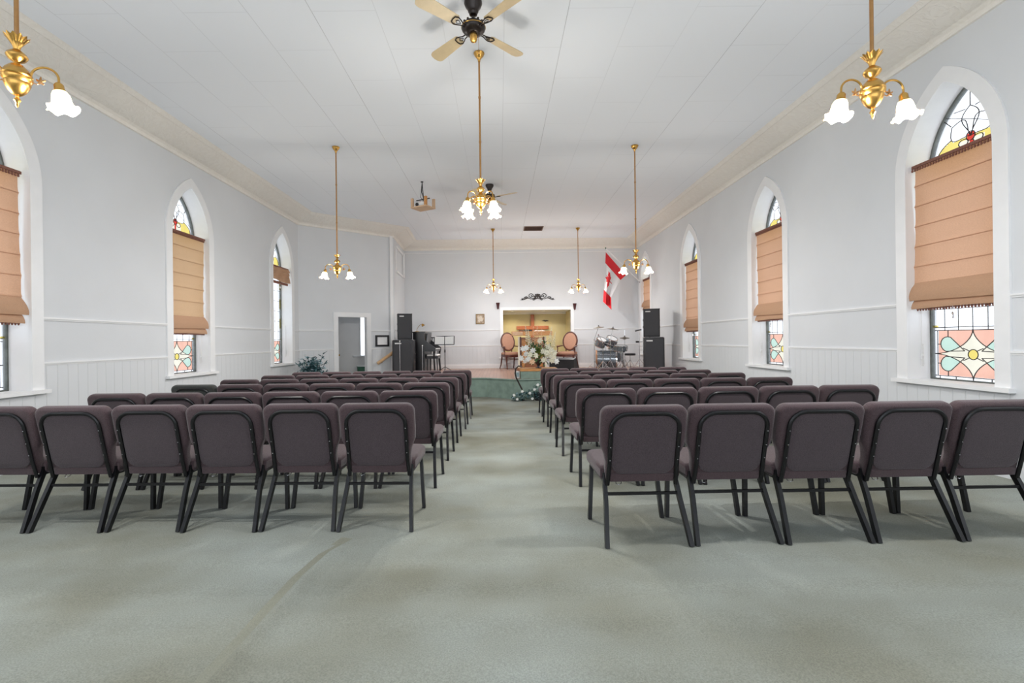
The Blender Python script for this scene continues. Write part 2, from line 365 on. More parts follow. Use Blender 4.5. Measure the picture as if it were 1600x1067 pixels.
# ------------------------------------------------------------------ mesh helpers
class MB:
    def __init__(s): s.v = []; s.f = []; s.m = []
    def add(s, vs, fs, mi=0):
        o = len(s.v); s.v += [tuple(v) for v in vs]
        for f in fs: s.f.append(tuple(i + o for i in f)); s.m.append(mi)
        return s
    def box(s, c, d, rz=0, mi=0, ry=0, rx=0):
        hx, hy, hz = d[0] / 2, d[1] / 2, d[2] / 2
        R = Matrix.Rotation(rz, 3, 'Z') @ Matrix.Rotation(ry, 3, 'Y') @ Matrix.Rotation(rx, 3, 'X')
        vs = [Vector(c) + R @ Vector((x * hx, y * hy, z * hz)) for x in (-1, 1) for y in (-1, 1) for z in (-1, 1)]
        return s.add(vs, [(0, 1, 3, 2), (4, 6, 7, 5), (0, 4, 5, 1), (2, 3, 7, 6), (0, 2, 6, 4), (1, 5, 7, 3)], mi)
    def tube(s, pts, r, n=8, mi=0, closed=False, flat=None):
        pts = [Vector(p) for p in pts]; N = len(pts)
        rs = r if isinstance(r, (list, tuple)) else [r] * N
        rings = []; up = None
        for i, p in enumerate(pts):
            a = pts[i - 1] if (i > 0 or closed) else p; b = pts[(i + 1) % N] if (i < N - 1 or closed) else p
            t = (b - a).normalized()
            if up is None:
                up = Vector((0, 0, 1)) if abs(t.z) < 0.9 else Vector((0, 1, 0))
            x = t.cross(up)
            if x.length < 1e-4: x = t.orthogonal()
            x.normalize(); y = x.cross(t).normalized(); up = y
            rr = rs[i]; fx, fy = flat if flat else (1, 1)
            rings.append([p + x * (math.cos(2 * PI * (k + .5) / n) * rr * fx) + y * (math.sin(2 * PI * (k + .5) / n) * rr * fy) for k in range(n)])
        vs = [v for rg in rings for v in rg]; fs = []
        M_ = N if closed else N - 1
        for i in range(M_):
            j = (i + 1) % N
            for k in range(n): fs.append((i * n + k, i * n + (k + 1) % n, j * n + (k + 1) % n, j * n + k))
        if not closed: fs.append(tuple(range(n - 1, -1, -1))); fs.append(tuple((N - 1) * n + k for k in range(n)))
        return s.add(vs, fs, mi)
    def lathe(s, prof, c=(0, 0, 0), n=20, mi=0, R=None, mod=None, cap=True):
        vs = []; fs = []; c = Vector(c)
        for i, (r, z) in enumerate(prof):
            for k in range(n):
                a = 2 * PI * k / n; rr = r; zz = z
                if mod: rr, zz = mod(i, a, r, z)
                p = Vector((rr * math.cos(a), rr * math.sin(a), zz))
                vs.append(c + (R @ p if R else p))
        for i in range(len(prof) - 1):
            for k in range(n): fs.append((i * n + k, i * n + (k + 1) % n, (i + 1) * n + (k + 1) % n, (i + 1) * n + k))
        if cap:
            fs.append(tuple(range(n - 1, -1, -1))); fs.append(tuple((len(prof) - 1) * n + k for k in range(n)))
        return s.add(vs, fs, mi)
    def ball(s, c, r, n=12, mi=0, sc_=(1, 1, 1)):
        prof = [(max(1e-4, math.sin(PI * i / (n // 2))) * r, -math.cos(PI * i / (n // 2)) * r) for i in range(n // 2 + 1)]
        vs0 = len(s.v); s.lathe(prof, (0, 0, 0), n, mi)
        for i in range(vs0, len(s.v)):
            v = s.v[i]; s.v[i] = (c[0] + v[0] * sc_[0], c[1] + v[1] * sc_[1], c[2] + v[2] * sc_[2])
        return s
    def prism(s, poly, frame, d, mi=0):
        "poly of (a,b); frame(a,b,c)->point; extruded c from 0 to d"
        n = len(poly)
        vs = [frame(a, b, 0) for a, b in poly] + [frame(a, b, d) for a, b in poly]
        fs = [tuple(range(n)), tuple(range(2 * n - 1, n - 1, -1))]
        for i in range(n): fs.append((i, i + n, (i + 1) % n + n, (i + 1) % n))
        return s.add(vs, fs, mi)
    def pad(s, poly, frame, t, r, mi=0, k=4, bulge=0.0):
        "cushion: closed outline poly, thickness t, rounded edges r"
        n = len(poly); P = [Vector(p) for p in poly]; nor = []
        area = sum(P[i].x * P[(i + 1) % n].y - P[(i + 1) % n].x * P[i].y for i in range(n))
        sg = 1 if area > 0 else -1
        for i in range(n):
            e = (P[(i + 1) % n] - P[i - 1]); nn = Vector((-e.y, e.x)) * sg
            nor.append(nn.normalized() if nn.length else nn)
        rings = []
        for j in range(k + 1):
            a = PI / 2 * j / k; rings.append((r * (1 - math.sin(a)), r * (1 - math.cos(a))))
        prof = rings + [(o, t - c) for o, c in reversed(rings)]
        vs = []
        for off, c in prof:
            for i in range(n):
                q = P[i] + nor[i] * off; vs.append(frame(q.x, q.y, c))
        fs = []
        L_ = len(prof)
        for j in range(L_ - 1):
            for i in range(n): fs.append((j * n + i, j * n + (i + 1) % n, (j + 1) * n + (i + 1) % n, (j + 1) * n + i))
        cx = sum(p.x for p in P) / n; cy = sum(p.y for p in P) / n
        # domed faces
        def dome(base, c0, dirn):
            prev = base
            for q in (0.8, 0.5, 0.2):
                ring = []
                off = prof[0][0] if dirn < 0 else prof[-1][0]
                for i in range(n):
                    pp = P[i] + nor[i] * off; x = cx + (pp.x - cx) * q; y = cy + (pp.y - cy) * q
                    vs.append(frame(x, y, c0 + dirn * bulge * (1 - q * q))); ring.append(len(vs) - 1)
                for i in range(n): fs.append((prev[i], prev[(i + 1) % n], ring[(i + 1) % n], ring[i]))
                prev = ring
            fs.append(tuple(prev))
        dome(list(range(n)), 0, -1 if bulge else -1)
        dome([(L_ - 1) * n + i for i in range(n)], t, 1)
        return s.add(vs, fs, mi)
    def leaf(s, p, d, L_, w, mi=0, fold=0.25, up=None):
        p = Vector(p); d = Vector(d).normalized(); up = up or Vector((0, 0, 1))
        x = d.cross(up);
        if x.length < 1e-3: x = Vector((1, 0, 0))
        x.normalize(); nn = x.cross(d).normalized()
        a = p; b = p + d * L_ * .45 + x * w - nn * w * fold; c = p + d * L_ - nn * L_ * .15; e = p + d * L_ * .45 - x * w - nn * w * fold; m_ = p + d * L_ * .5
        return s.add([a, b, c, e, m_], [(0, 1, 4), (1, 2, 4), (4, 2, 3), (0, 4, 3)], mi)
    def build(s, name, mats, parent=None, smooth=True, loc=None, angle=40):
        me = bpy.data.meshes.new(name); me.from_pydata(s.v, [], s.f)
        if not isinstance(mats, (list, tuple)): mats = [mats]
        for m in mats: me.materials.append(m)
        me.polygons.foreach_set('material_index', s.m)
        b = bmesh.new(); b.from_mesh(me); bmesh.ops.recalc_face_normals(b, faces=b.faces); b.to_mesh(me); b.free()
        if smooth:
            me.polygons.foreach_set('use_smooth', [True] * len(me.polygons))
            try: me.set_sharp_from_angle(angle=math.radians(angle))
            except Exception: pass
        me.update()
        o = bpy.data.objects.new(name, me); COL.objects.link(o)
        if parent is not None: o.parent = parent
        if loc is not None: o.location = loc
        return o

def tag(o, label=None, cat=None, group=None, kind=None):
    if label: o['label'] = label
    if cat: o['category'] = cat
    if group: o['group'] = group
    if kind: o['kind'] = kind
    return o
def thing(name, loc, label, cat, rz=0, group=None):
    o = bpy.data.objects.new(name, None); COL.objects.link(o); o.location = loc; o.rotation_euler = (0, 0, rz)
    o.empty_display_size = 0.1
    return tag(o, label, cat, group)
def kids(o): return [c for c in bpy.data.objects if c.parent == o]
TREE = {}
def copy_tree(o, parent=None):
    c = o.copy(); COL.objects.link(c); c.parent = parent
    for ch in TREE.get(o.name) or TREE.setdefault(o.name, kids(o)): copy_tree(ch, c)
    return c
def rrect(w, h, r, k=6, x0=0.0, y0=0.0):
    pts = []
    for cx, cy, a0 in ((w / 2 - r, h / 2 - r, 0), (-w / 2 + r, h / 2 - r, 90), (-w / 2 + r, -h / 2 + r, 180), (w / 2 - r, -h / 2 + r, 270)):
        for i in range(k + 1):
            a = math.radians(a0 + 90 * i / k); pts.append((x0 + cx + r * math.cos(a), y0 + cy + r * math.sin(a)))
    return pts
def XY(a, b, c): return Vector((a, b, c))

# ------------------------------------------------------------------ room shell
HW, ZSILL, ZSPR = 0.46, 0.80, 2.97
def arch(hw=HW, z0=ZSILL, zs=ZSPR, n=14, c=0.0, rr=None):
    "pointed window outline, counter-clockwise from the lower left"
    R_ = rr or 2 * hw
    pts = [(c - hw, z0), (c + hw, z0)]
    amax = math.acos((R_ - hw) / R_)
    for i in range(n + 1):
        a = amax * i / n; pts.append((c + hw - R_ + R_ * math.cos(a), zs + R_ * math.sin(a)))
    for i in range(n - 1, -1, -1):
        a = amax * i / n; pts.append((c - hw + R_ - R_ * math.cos(a), zs + R_ * math.sin(a)))
    return pts
def wall(name, p0, p1, z0, z1, holes=(), depth=0.3, material='wall', uv=False, off=0.0):
    "inner face from p0 to p1 (room on the left-hand side of p0->p1), holes in (s,z), reveals going outward"
    p0 = Vector((*p0, 0)); p1 = Vector((*p1, 0)); d = (p1 - p0); L_ = d.length; d.normalize()
    out = Vector((d.y, -d.x, 0))
    p0 = p0 - out * off
    fr = lambda s_, z, c=0: p0 + d * s_ + Vector((0, 0, z)) + out * c
    zz0 = z0 if not callable(z0) else None
    outer = [(0, z0), (L_, z0), (L_, z1), (0, z1)]
    loops = [outer] + [list(h) for h in holes]
    flat = [q for lp in loops for q in lp]
    tris = tessellate_polygon([[Vector((a, b, 0)) for a, b in lp] for lp in loops])
    mb = MB(); mb.add([fr(a, b) for a, b in flat], [tuple(t) for t in tris])
    for h in holes:
        n = len(h); vs = [fr(a, b) for a, b in h] + [fr(a, b, depth) for a, b in h]
        mb.add(vs, [(i, (i + 1) % n, (i + 1) % n + n, i + n) for i in range(n)], 1)
    o = mb.build(name, [M[material], M['trim']], smooth=False)
    if uv:
        me = o.data; ul = me.uv_layers.new(name='UVMap')
        for lp in me.loops:
            co = me.vertices[lp.vertex_index].co
            ul.data[lp.index].uv = ((co - p0).dot(d), co.z)
    return o, fr

# floor: slopes gently down towards the platform
mb = MB(); nx = 8
ys = [YB, 0, 8.5, YF + .3]
xs = [-5.4, 4.9]
vs = [(x, y, zf(y)) for y in ys for x in xs]
mb.add(vs, [(2 * i, 2 * i + 1, 2 * i + 3, 2 * i + 2) for i in range(3)])
tag(mb.build('floor', M['carpet'], smooth=False), kind='structure')
# the rumpled ridge in the carpet, left of the aisle
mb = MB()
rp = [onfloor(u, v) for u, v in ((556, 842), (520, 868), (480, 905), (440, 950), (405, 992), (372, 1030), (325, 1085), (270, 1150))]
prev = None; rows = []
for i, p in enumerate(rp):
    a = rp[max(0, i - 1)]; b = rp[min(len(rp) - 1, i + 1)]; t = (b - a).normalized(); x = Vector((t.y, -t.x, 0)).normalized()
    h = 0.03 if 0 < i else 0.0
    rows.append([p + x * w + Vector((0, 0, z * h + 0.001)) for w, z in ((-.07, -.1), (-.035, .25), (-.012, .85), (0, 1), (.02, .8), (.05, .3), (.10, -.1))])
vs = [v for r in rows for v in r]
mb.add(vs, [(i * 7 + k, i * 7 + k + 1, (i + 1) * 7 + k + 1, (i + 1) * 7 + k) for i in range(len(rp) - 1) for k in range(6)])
mb.m = [1 if k in (4, 5) else 0 for i in range(len(rp) - 1) for k in range(6)]  # right slope of the ridge takes a darker, browner carpet tone
tag(mb.build('floor', [M['carpet'], mat('brownish_carpet', (0.262, 0.266, 0.215), 0.97, noise_amt=0.16, noise_scale=170, bump=0.5, bump_scale=170, spec=0.05)]), kind='structure')

mb = MB(); mb.add([(-5.4, YB, ZC), (4.9, YB, ZC), (4.9, YF + .3, ZC), (-5.4, YF + .3, ZC)], [(0, 3, 2, 1)])
mb.add([(-5.4, YB, ZC + .1), (4.9, YB, ZC + .1), (4.9, YF + .3, ZC + .1), (-5.4, YF + .3, ZC + .1)], [(0, 1, 2, 3)])
tag(mb.build('ceiling', M['ceiling'], smooth=False), kind='structure')

RW = [4.76, 7.96, 11.17, 14.58]
LW = [4.60, 7.72, 10.95]
RWX = [1.56, -1.64] ; LWX = [1.45, -1.7]
Z0 = -0.15
def rcen(y): return y - YB                      # right wall runs +Y, room on the left-hand side
def lcen(y): return DG0[1] - y                  # left wall runs -Y
wR, frR = wall('wall_right', (XR, YB), (XR, YF), Z0, ZC, [arch(c=rcen(y)) for y in RW + RWX])
wL, frL = wall('wall_left', (XL, DG0[1]), (XL, YB), Z0, ZC, [arch(c=lcen(y)) for y in LW + LWX])
tag(wR, kind='structure'); tag(wL, kind='structure')
# diagonal wall with the doorway
ddir = Vector((DG1[0] - DG0[0], DG1[1] - DG0[1], 0)); DL = ddir.length; ddir.normalize()
def on_diag(u, v):
    "point of the diagonal wall seen at pixel u,v -> (s,z) with s from the DG1 end"
    x, k = ray(u, v); n = Vector((ddir.y, -ddir.x, 0)); P = Vector((DG0[0], DG0[1], 0))
    t = P.dot(n) / (Vector((x, 1, 0)).dot(n)); q = Vector((x * t, t, 0))
    return DL - (q - P).dot(ddir), CH + k * t
dl, dz = on_diag(572.5, 496); dr_, _ = on_diag(528, 496)
wD, frD = wall('wall_left', DG1, DG0, Z0, ZC, [[(dl, -0.06), (dr_, -0.06), (dr_, dz), (dl, dz)]], depth=0.14)
tag(wD, kind='structure')
wT, frT = wall('wall_left', (-3.02, YF), DG1, Z0, ZC)
tag(wT, kind='structure')
NX0, NX1, NZ0, NZ1 = 0.11, 2.27, 0.75, 2.23
wF, frF = wall('wall_front', (XR, YF), (-3.02, YF), Z0, ZC, [[(XR - NX1, NZ0), (XR - NX0, NZ0), (XR - NX0, NZ1), (XR - NX1, NZ1)]], depth=0.16)
tag(wF, kind='structure')
# rear wall behind the viewer, three tall openings added for fill daylight
wB, frB = wall('wall_back', (XL, YB), (XR, YB), Z0, ZC, [[(a, .15), (a + 2.7, .15), (a + 2.7, 4.0), (a, 4.0)] for a in (.35, 3.32, 6.29)], depth=0.2)
tag(wB, kind='structure')

# wainscot boards below the lower rail
def boards(name, p0, p1, z0, z1, cuts):
    "cuts: [(s0,s1,zbottom)] gaps, the strip is split around them"
    P0 = Vector((*p0, 0)); P1 = Vector((*p1, 0)); d = P1 - P0; L_ = d.length; d.normalize(); out = Vector((d.y, -d.x, 0))
    mb = MB(); s0 = 0
    segs = []
    for a, b, zt in sorted(cuts):
        segs.append((s0, a, z1)); segs.append((a, b, zt)); s0 = b
    segs.append((s0, L_, z1))
    uvs = []
    for a, b, zt in segs:
        if zt <= z0 or b - a < 0.01: continue
        q = [P0 + d * a - out * .008, P0 + d * b - out * .008]
        mb.add([q[0] + Vector((0, 0, z0)), q[1] + Vector((0, 0, z0)), q[1] + Vector((0, 0, zt)), q[0] + Vector((0, 0, zt))], [(0, 1, 2, 3)])
        q2 = [P0 + d * a, P0 + d * b]
        mb.add([q[0] + Vector((0, 0, zt)), q[1] + Vector((0, 0, zt)), q2[1] + Vector((0, 0, zt)), q2[0] + Vector((0, 0, zt))], [(0, 1, 2, 3)])
    o = mb.build(name, M['bead'], smooth=False)
    me = o.data; ul = me.uv_layers.new(name='UVMap')
    for lp in me.loops:
        co = me.vertices[lp.vertex_index].co; ul.data[lp.index].uv = ((co - P0).dot(d), co.z)
    return tag(o, kind='structure')
CW = 0.135   # casing width
tn = [0]
def trim_name():
    tn[0] += 1; return 'trim_%d' % tn[0]
boards(trim_name(), (XR, YB), (XR, YF), Z0, 1.10, [(rcen(y) - HW - .05, rcen(y) + HW + .05, .74) for y in RW + RWX])
boards(trim_name(), (XL, DG0[1]), (XL, YB), Z0, 1.075, [(lcen(y) - HW - .05, lcen(y) + HW + .05, .74) for y in LW + LWX])
boards(trim_name(), DG1, DG0, Z0, 1.08, [(dl - .1, dr_ + .1, -1)])
boards(trim_name(), (XR, YF), (-3.02, YF), Z0, 1.10, [(XR - NX1 - .09, XR - NX0 + .09, .68)])
boards(trim_name(), (-3.02, YF), DG1, Z0, 1.10, [])
# rails
def rail(p0, p1, z, gaps, h=0.035, t=0.022):
    P0 = Vector((*p0, 0)); P1 = Vector((*p1, 0)); d = P1 - P0; L_ = d.length; d.normalize(); out = Vector((d.y, -d.x, 0))
    mb = MB(); s0 = 0; segs = []
    for a, b in sorted(gaps): segs.append((s0, a)); s0 = b
    segs.append((s0, L_))
    prof = [(0, 0), (t * .55, 0), (t * .7, h * .35), (t, h * .55), (t, h), (0, h)]
    for a, b in segs:
        if b - a < .02: continue
        n = len(prof)
        vs = [P0 + d * s_ - out * c + Vector((0, 0, z + zz)) for s_ in (a, b) for c, zz in prof]
        mb.add(vs, [tuple(range(n)), tuple(range(2 * n - 1, n - 1, -1))] + [(i, i + n, (i + 1) % n + n, (i + 1) % n) for i in range(n)])
    return tag(mb.build(trim_name(), M['trim'], smooth=False), kind='structure')
g = [(rcen(y) - HW - CW, rcen(y) + HW + CW) for y in RW + RWX]
rail((XR, YB), (XR, YF), 1.585, g); rail((XR, YB), (XR, YF), 1.09, g)
g = [(lcen(y) - HW - CW, lcen(y) + HW + CW) for y in LW + LWX]
rail((XL, DG0[1]), (XL, YB), 1.545, g); rail((XL, DG0[1]), (XL, YB), 1.06, g)
g = [(dl - .1, dr_ + .1)]
rail(DG1, DG0, 1.555, g); rail(DG1, DG0, 1.07, g)
g = [(XR - NX1 - .11, XR - NX0 + .11)]
rail((XR, YF), (-3.02, YF), 1.585, g); rail((XR, YF), (-3.02, YF), 1.09, g)
rail((XR, YF), (-3.02, YF), STG, [], h=.14, t=.018)
rail((-3.02, YF), DG1, 1.585, []); rail((-3.02, YF), DG1, 1.09, [])
# shadow-line board under the front cornice
rail((XR, YF), (-3.02, YF), 4.06, [], h=.02, t=.012)
# white corner bead where the diagonal wall meets the return, and the blind panel above it
mb = MB(); c = Vector((DG1[0], DG1[1], 0)); mb.box(c + Vector((-.055, -.075, 2.25)), (.09, .02, 3.9), rz=math.atan2(ddir.y, ddir.x))
tag(mb.build(trim_name(), M['trim'], smooth=False), kind='structure')
mb = MB()
for (y0, y1, z0, z1) in ((13.8, 13.86, 3.25, 4.0), (15.0, 15.06, 3.25, 4.0), (13.8, 15.06, 3.94, 4.0), (13.8, 15.06, 3.25, 3.31)):
    mb.box((-2.955, (y0 + y1) / 2, (z0 + z1) / 2), (.05, y1 - y0, z1 - z0), rz=0.045)
tag(mb.build(trim_name(), M['trim'], smooth=False), kind='structure')

# cornice: coved band round the whole room
prof = [(0.0, -.035), (.022, -.03), (.026, -.005), (.012, 0.0), (.018, .018), (.05, .045)]
for i in range(1, 8):
    a = i / 8.0; prof.append((.05 + .31 * a, .045 + .135 * (a ** 1.25)))
prof += [(.37, .185), (.385, .178), (.405, .19), (.42, .205), (.45, .219)]
path = [(XR, YB), (XR, YF), (-3.02, YF), DG1, DG0, (XL, YB)]
rows = []
for i, p in enumerate(path):
    P = Vector(p)
    ds = []
    if i > 0: ds.append((P - Vector(path[i - 1])).normalized())
    if i < len(path) - 1: ds.append((Vector(path[i + 1]) - P).normalized())
    ns = [Vector((-d.y, d.x)) for d in ds]
    if len(ns) == 2:
        b = (ns[0] + ns[1]); b = b / max(0.25, b.dot(ns[0])) 
    else: b = ns[0]
    rows.append([Vector((P.x + b.x * o, P.y + b.y * o, ZCOR + z)) for o, z in prof])
n = len(prof)
mb = MB()
for i in range(len(path) - 1):
    seg = max(1, int((Vector(path[i + 1]) - Vector(path[i])).length / 1.0))
    for j in range(seg):
        a0, a1 = j / seg, (j + 1) / seg
        A = [rows[i][k].lerp(rows[i + 1][k], a0) for k in range(n)]; B_ = [rows[i][k].lerp(rows[i + 1][k], a1) for k in range(n)]
        mb.add(A + B_, [(k, k + 1, n + k + 1, n + k) for k in range(n - 1)])
tag(mb.build('trim_cornice', M['cornice'], angle=25), kind='structure')
bpy.data.objects['trim_cornice'].name = trim_name()

# ------------------------------------------------------------------ stained glass windows
def window_meshes():
    gl, ld, cs, sl = MB(), MB(), MB(), MB()
    hw, rr = HW - .012, 2 * HW
    hwg = hw - .035
    def inside(s_, z):
        if z < ZSPR: return abs(s_) <= hwg
        return (s_ + hw) ** 2 + 0 >= 0 and math.hypot(s_ - (hw - 2 * hw), z - ZSPR) <= 2 * hw - .035 and math.hypot(s_ + (hw - 2 * hw), z - ZSPR) <= 2 * hw - .035
    cz, zt, zb = 1.075, 1.32, 0.845
    def star(s_, z): return (abs(s_) / .415) ** .60 + (abs(z - cz) / .25) ** .60 < 1
    def drop(s_, z):
        for sx in (-1, 1):
            for sz in (-1, 1):
                x = (s_ * sx - .265); y = (z - cz) * sz - .10
                # axis points to the centre
                a = math.radians(20); X_ = -(x * math.cos(a) + y * math.sin(a)); Y_ = -x * math.sin(a) + y * math.cos(a)
                w = .078 * (1 - max(0, X_) / .19) if X_ > 0 else .078 * math.sqrt(max(0, 1 - (X_ / .085) ** 2))
                if -.085 < X_ < .17 and abs(Y_) < w: return True
        return False
    rc = (0, 3.235)
    def petal(s_, z):
        for ang, ln, wd in ((90, .30, .085), (38, .25, .10), (142, .25, .10)):
            a = math.radians(ang); dx, dz_ = s_ - rc[0], z - rc[1]
            X_ = dx * math.cos(a) + dz_ * math.sin(a); Y_ = -dx * math.sin(a) + dz_ * math.cos(a)
            if 0 < X_ < ln and abs(Y_) < wd * math.sin(PI * min(1, X_ / ln) ** 1.5) * 1.05 + .004: return True
        return False
    def kind(s_, z):
        if z < zb or z > zt and z < 1.35: return 0
        if z <= zt:
            if abs(s_) > hwg - .03: return 0
            if math.hypot(s_, z - cz) < .05: return 3
            if star(s_, z): return 4
            if drop(s_, z): return 2
            return 1
        if z < ZSPR - .15:
            return 3 if abs(s_) > hwg - .03 and int(z / .23) % 2 else 0
        if math.hypot(s_ - rc[0], z - rc[1]) < .045: return 5
        if abs(s_) < .02 and rc[1] - .2 < z < rc[1]: return 5
        if petal(s_, z): return 0
        if abs(s_) < .13 and rc[1] - .2 < z < rc[1] - .02: return 4
        if (s_ / .37) ** 2 + ((z - 3.10) / .20) ** 2 < 1: return 3
        return 0
    # cells
    cs_ = 0.0125; Nx = int(2 * hw / cs_); Nz = int((3.78 - ZSILL) / cs_)
    idx = {}
    vs = []; fs = []; ms = []
    def vi(i, j):
        if (i, j) not in idx: idx[(i, j)] = len(vs); vs.append((-hw + i * cs_, ZSILL + j * cs_))
        return idx[(i, j)]
    for j in range(Nz):
        run = None
        for i in range(Nx + 1):
            s_, z = -hw + (i + .5) * cs_, ZSILL + (j + .5) * cs_
            k = kind(s_, z) if i < Nx and (abs(s_) < hw + .01 and (z < ZSPR or (math.hypot(s_ + hw, z - ZSPR) < 2 * hw + .01 and math.hypot(s_ - hw, z - ZSPR) < 2 * hw + .01))) else None
            if run and (k != run[1]):
                if run[1] is not None: fs.append((vi(run[0], j), vi(i, j), vi(i, j + 1), vi(run[0], j + 1))); ms.append(run[1])
                run = None
            if run is None: run = (i, k)
    lines = []
    def ln(*pts, r=.0045): lines.append((pts, r))
    # straight leads
    for z in (zb, zt, 1.352): ln((-hwg, z), (hwg, z))
    ln((-hwg + .03, zb), (-hwg + .03, zt)); ln((hwg - .03, zb), (hwg - .03, zt))
    for s_ in (-.30, -.15, 0, .15, .30): ln((s_, 1.32), (s_, ZSPR - .15), r=.0038)
    z = 1.352 + .19
    while z < ZSPR - .1: ln((-hwg, z), (hwg, z), r=.0038); z += .235
    # little cross ticks
    for sx in (-1, 1):
        ln((sx * .265, zt), (sx * .265, cz + .175)); ln((sx * .265, zb), (sx * .265, cz - .175))
        ln((sx * (hwg - .03), cz + .1), (sx * .35, cz + .1)); ln((sx * (hwg - .03), cz - .1), (sx * .35, cz - .1)); ln((sx * hwg, cz), (sx * .41, cz))
    for s_ in (-.36, -.18, 0, .18, .36): ln((s_, zb), (s_, ZSILL + .01))
    # star and circle
    ln(*[(math.cos(2 * PI * i / 20) * .05, cz + math.sin(2 * PI * i / 20) * .05) for i in range(21)])
    for sx in (-1, 1):
        for sz in (-1, 1):
            pts = []
            for i in range(13):
                t = i / 12; pts.append((sx * .415 * t ** (1 / .6), cz + sz * .25 * (1 - t) ** (1 / .6)))
            ln(*pts)
            # drop outline
            a = math.radians(20); o = []
            for i in range(17):
                if i <= 8:
                    th = PI / 2 + PI * i / 8; X_, Y_ = .085 * math.cos(th), .078 * math.sin(th)
                    o.append((X_, Y_))
            o = [(.19, 0), (.09, .078 * (1 - .09 / .19))] + o + [(.09, -.078 * (1 - .09 / .19)), (.19, 0)]
            ln(*[(sx * (.265 - (X_ * math.cos(a) + Y_ * math.sin(a))), cz + sz * (.10 + (-X_ * math.sin(a) + Y_ * math.cos(a)))) for X_, Y_ in o])
            ln((sx * .033, cz + sz * .033), (sx * .10, cz + sz * .062))
    # arch pattern
    for ang, L_, wd in ((90, .30, .085), (38, .25, .10), (142, .25, .10)):
        a = math.radians(ang); o = []
        for sg in (1, -1):
            for i in range(11):
                t = i / 10 if sg > 0 else 1 - i / 10
                X_ = L_ * t; Y_ = sg * wd * math.sin(PI * t ** 1.5) * 1.05
                o.append((rc[0] + X_ * math.cos(a) - Y_ * math.sin(a), rc[1] + X_ * math.sin(a) + Y_ * math.cos(a)))
        ln(*o)
    ln(*[(.045 * math.cos(2 * PI * i / 16), rc[1] + .045 * math.sin(2 * PI * i / 16)) for i in range(17)])
    ln((0, rc[1] + .3), (0, 3.70)); ln((0.05, rc[1] + .28), (.17, 3.53)); ln((-.05, rc[1] + .28), (-.17, 3.53))
    ln((.2, rc[1] + .17), (.29, rc[1] + .27)); ln((-.2, rc[1] + .17), (-.29, rc[1] + .27))
    ln((-.40, 3.21), (-.2, 3.3), (0, 3.40), r=.003); ln((.27, 3.52), (0, 3.40), r=.003)
    o = [(.37 * math.cos(t), 3.10 + .20 * math.sin(t)) for t in [PI * i / 16 for i in range(17)]]
    ln(*o[:6]); ln(*o[11:]); ln((-hwg, 3.10), (-.37, 3.10)); ln((hwg, 3.10), (.37, 3.10))
    ln((-hwg, 2.85), (hwg, 2.85))
    for sg in (-1, 1): ln(*[(sg * (.075 + .05 * math.cos(t)), 3.19 + .035 * math.sin(t)) for t in [2 * PI * i / 12 for i in range(13)]])
    return (vs, fs, ms), lines, hw
WM = window_meshes()
def make_window(nm, fr, c, proto=None):
    (vs, fs, ms), lines, hw = WM
    # casing round the opening
    inn = arch(c=c); outr = arch(hw=HW + CW, z0=ZSILL - .03, c=c, rr=2 * HW + CW)
    mb = MB()
    n = len(inn)
    t = .022
    ring = [fr(a, b, -t) for a, b in inn] + [fr(a, b, -t) for a, b in outr] + [fr(a, b, 0.001) for a, b in outr] + [fr(a, b, 0.001) for a, b in inn]
    F_ = []
    for i in range(n):
        j = (i + 1) % n
        if i == 0: continue          # open at the sill
        F_ += [(i, j, j + n, i + n), (i + n, j + n, j + 2 * n, i + 2 * n), (i, i + 3 * n, j + 3 * n, j)]
    mb.add(ring, F_)
    w = tag(mb.build(nm, M['trim'], smooth=False), kind='structure')
    # sill
    mb = MB(); q = []
    for a, b in ((c - HW - CW - .03, -.07), (c + HW + CW + .03, -.07), (c + HW + CW + .03, 0.0), (c + HW, 0.0), (c + HW, .27), (c - HW, .27), (c - HW, 0.0), (c - HW - CW - .03, 0)): q.append((a, b))
    vs_ = [fr(a, ZSILL - .035, b) for a, b in q] + [fr(a, ZSILL + .004, b) for a, b in q]
    k = len(q); mb.add(vs_, [tuple(range(k)), tuple(range(2 * k - 1, k - 1, -1))] + [(i, (i + 1) % k, (i + 1) % k + k, i + k) for i in range(k)])
    mb.build('window_sill', M['trim'], w, smooth=False)
    # glass and leads
    D_ = .245
    mb = MB(); mb.add([fr(c + a, b, D_) for a, b in vs], fs); mb.m = list(ms)
    gl = mb.build('glass', [M['g_clear'], M['g_pink'], M['g_green'], M['g_yellow'], M['g_cream'], M['g_red']], w, smooth=False)
    mb = MB()
    for pts, r in lines: mb.tube([fr(c + a, b, D_ - .004) for a, b in pts], r, 5)
    mb.build('leading', M['lead'], w)
    inn = arch(hw=HW - .003, z0=ZSILL, c=c, rr=2 * HW - .006); i2 = arch(hw=HW - .02, z0=ZSILL + .018, c=c, rr=2 * HW - .04)
    n = len(inn); mb = MB()
    ring = [fr(a, b, D_ - .022) for a, b in inn] + [fr(a, b, D_ - .022) for a, b in i2] + [fr(a, b, D_ + .02) for a, b in i2] + [fr(a, b, D_ + .02) for a, b in inn]
    mb.add(ring, [x for i in range(n) for j in [(i + 1) % n] for x in ((i, j, j + n, i + n), (i + n, j + n, j + 2 * n, i + 2 * n))])
    mb.build('window_frame', M['sash'], w, smooth=False)
    return w
wn = 0
for y in RW: wn += 1; make_window('window_%d' % wn, frR, rcen(y))
for y in LW: wn += 1; make_window('window_%d' % wn, frL, lcen(y))
for y in RW + RWX: portal((XR + .32, y, 2.3), (-1, 0, 0), .95, 3.05)
for y in LW + LWX: portal((XL - .32, y, 2.3), (1, 0, 0), .95, 3.05)
for a in (.35, 3.32, 6.29): portal((XL + a + 1.35, YB - .22, 2.07), (0, 1, 0), 2.7, 3.85)

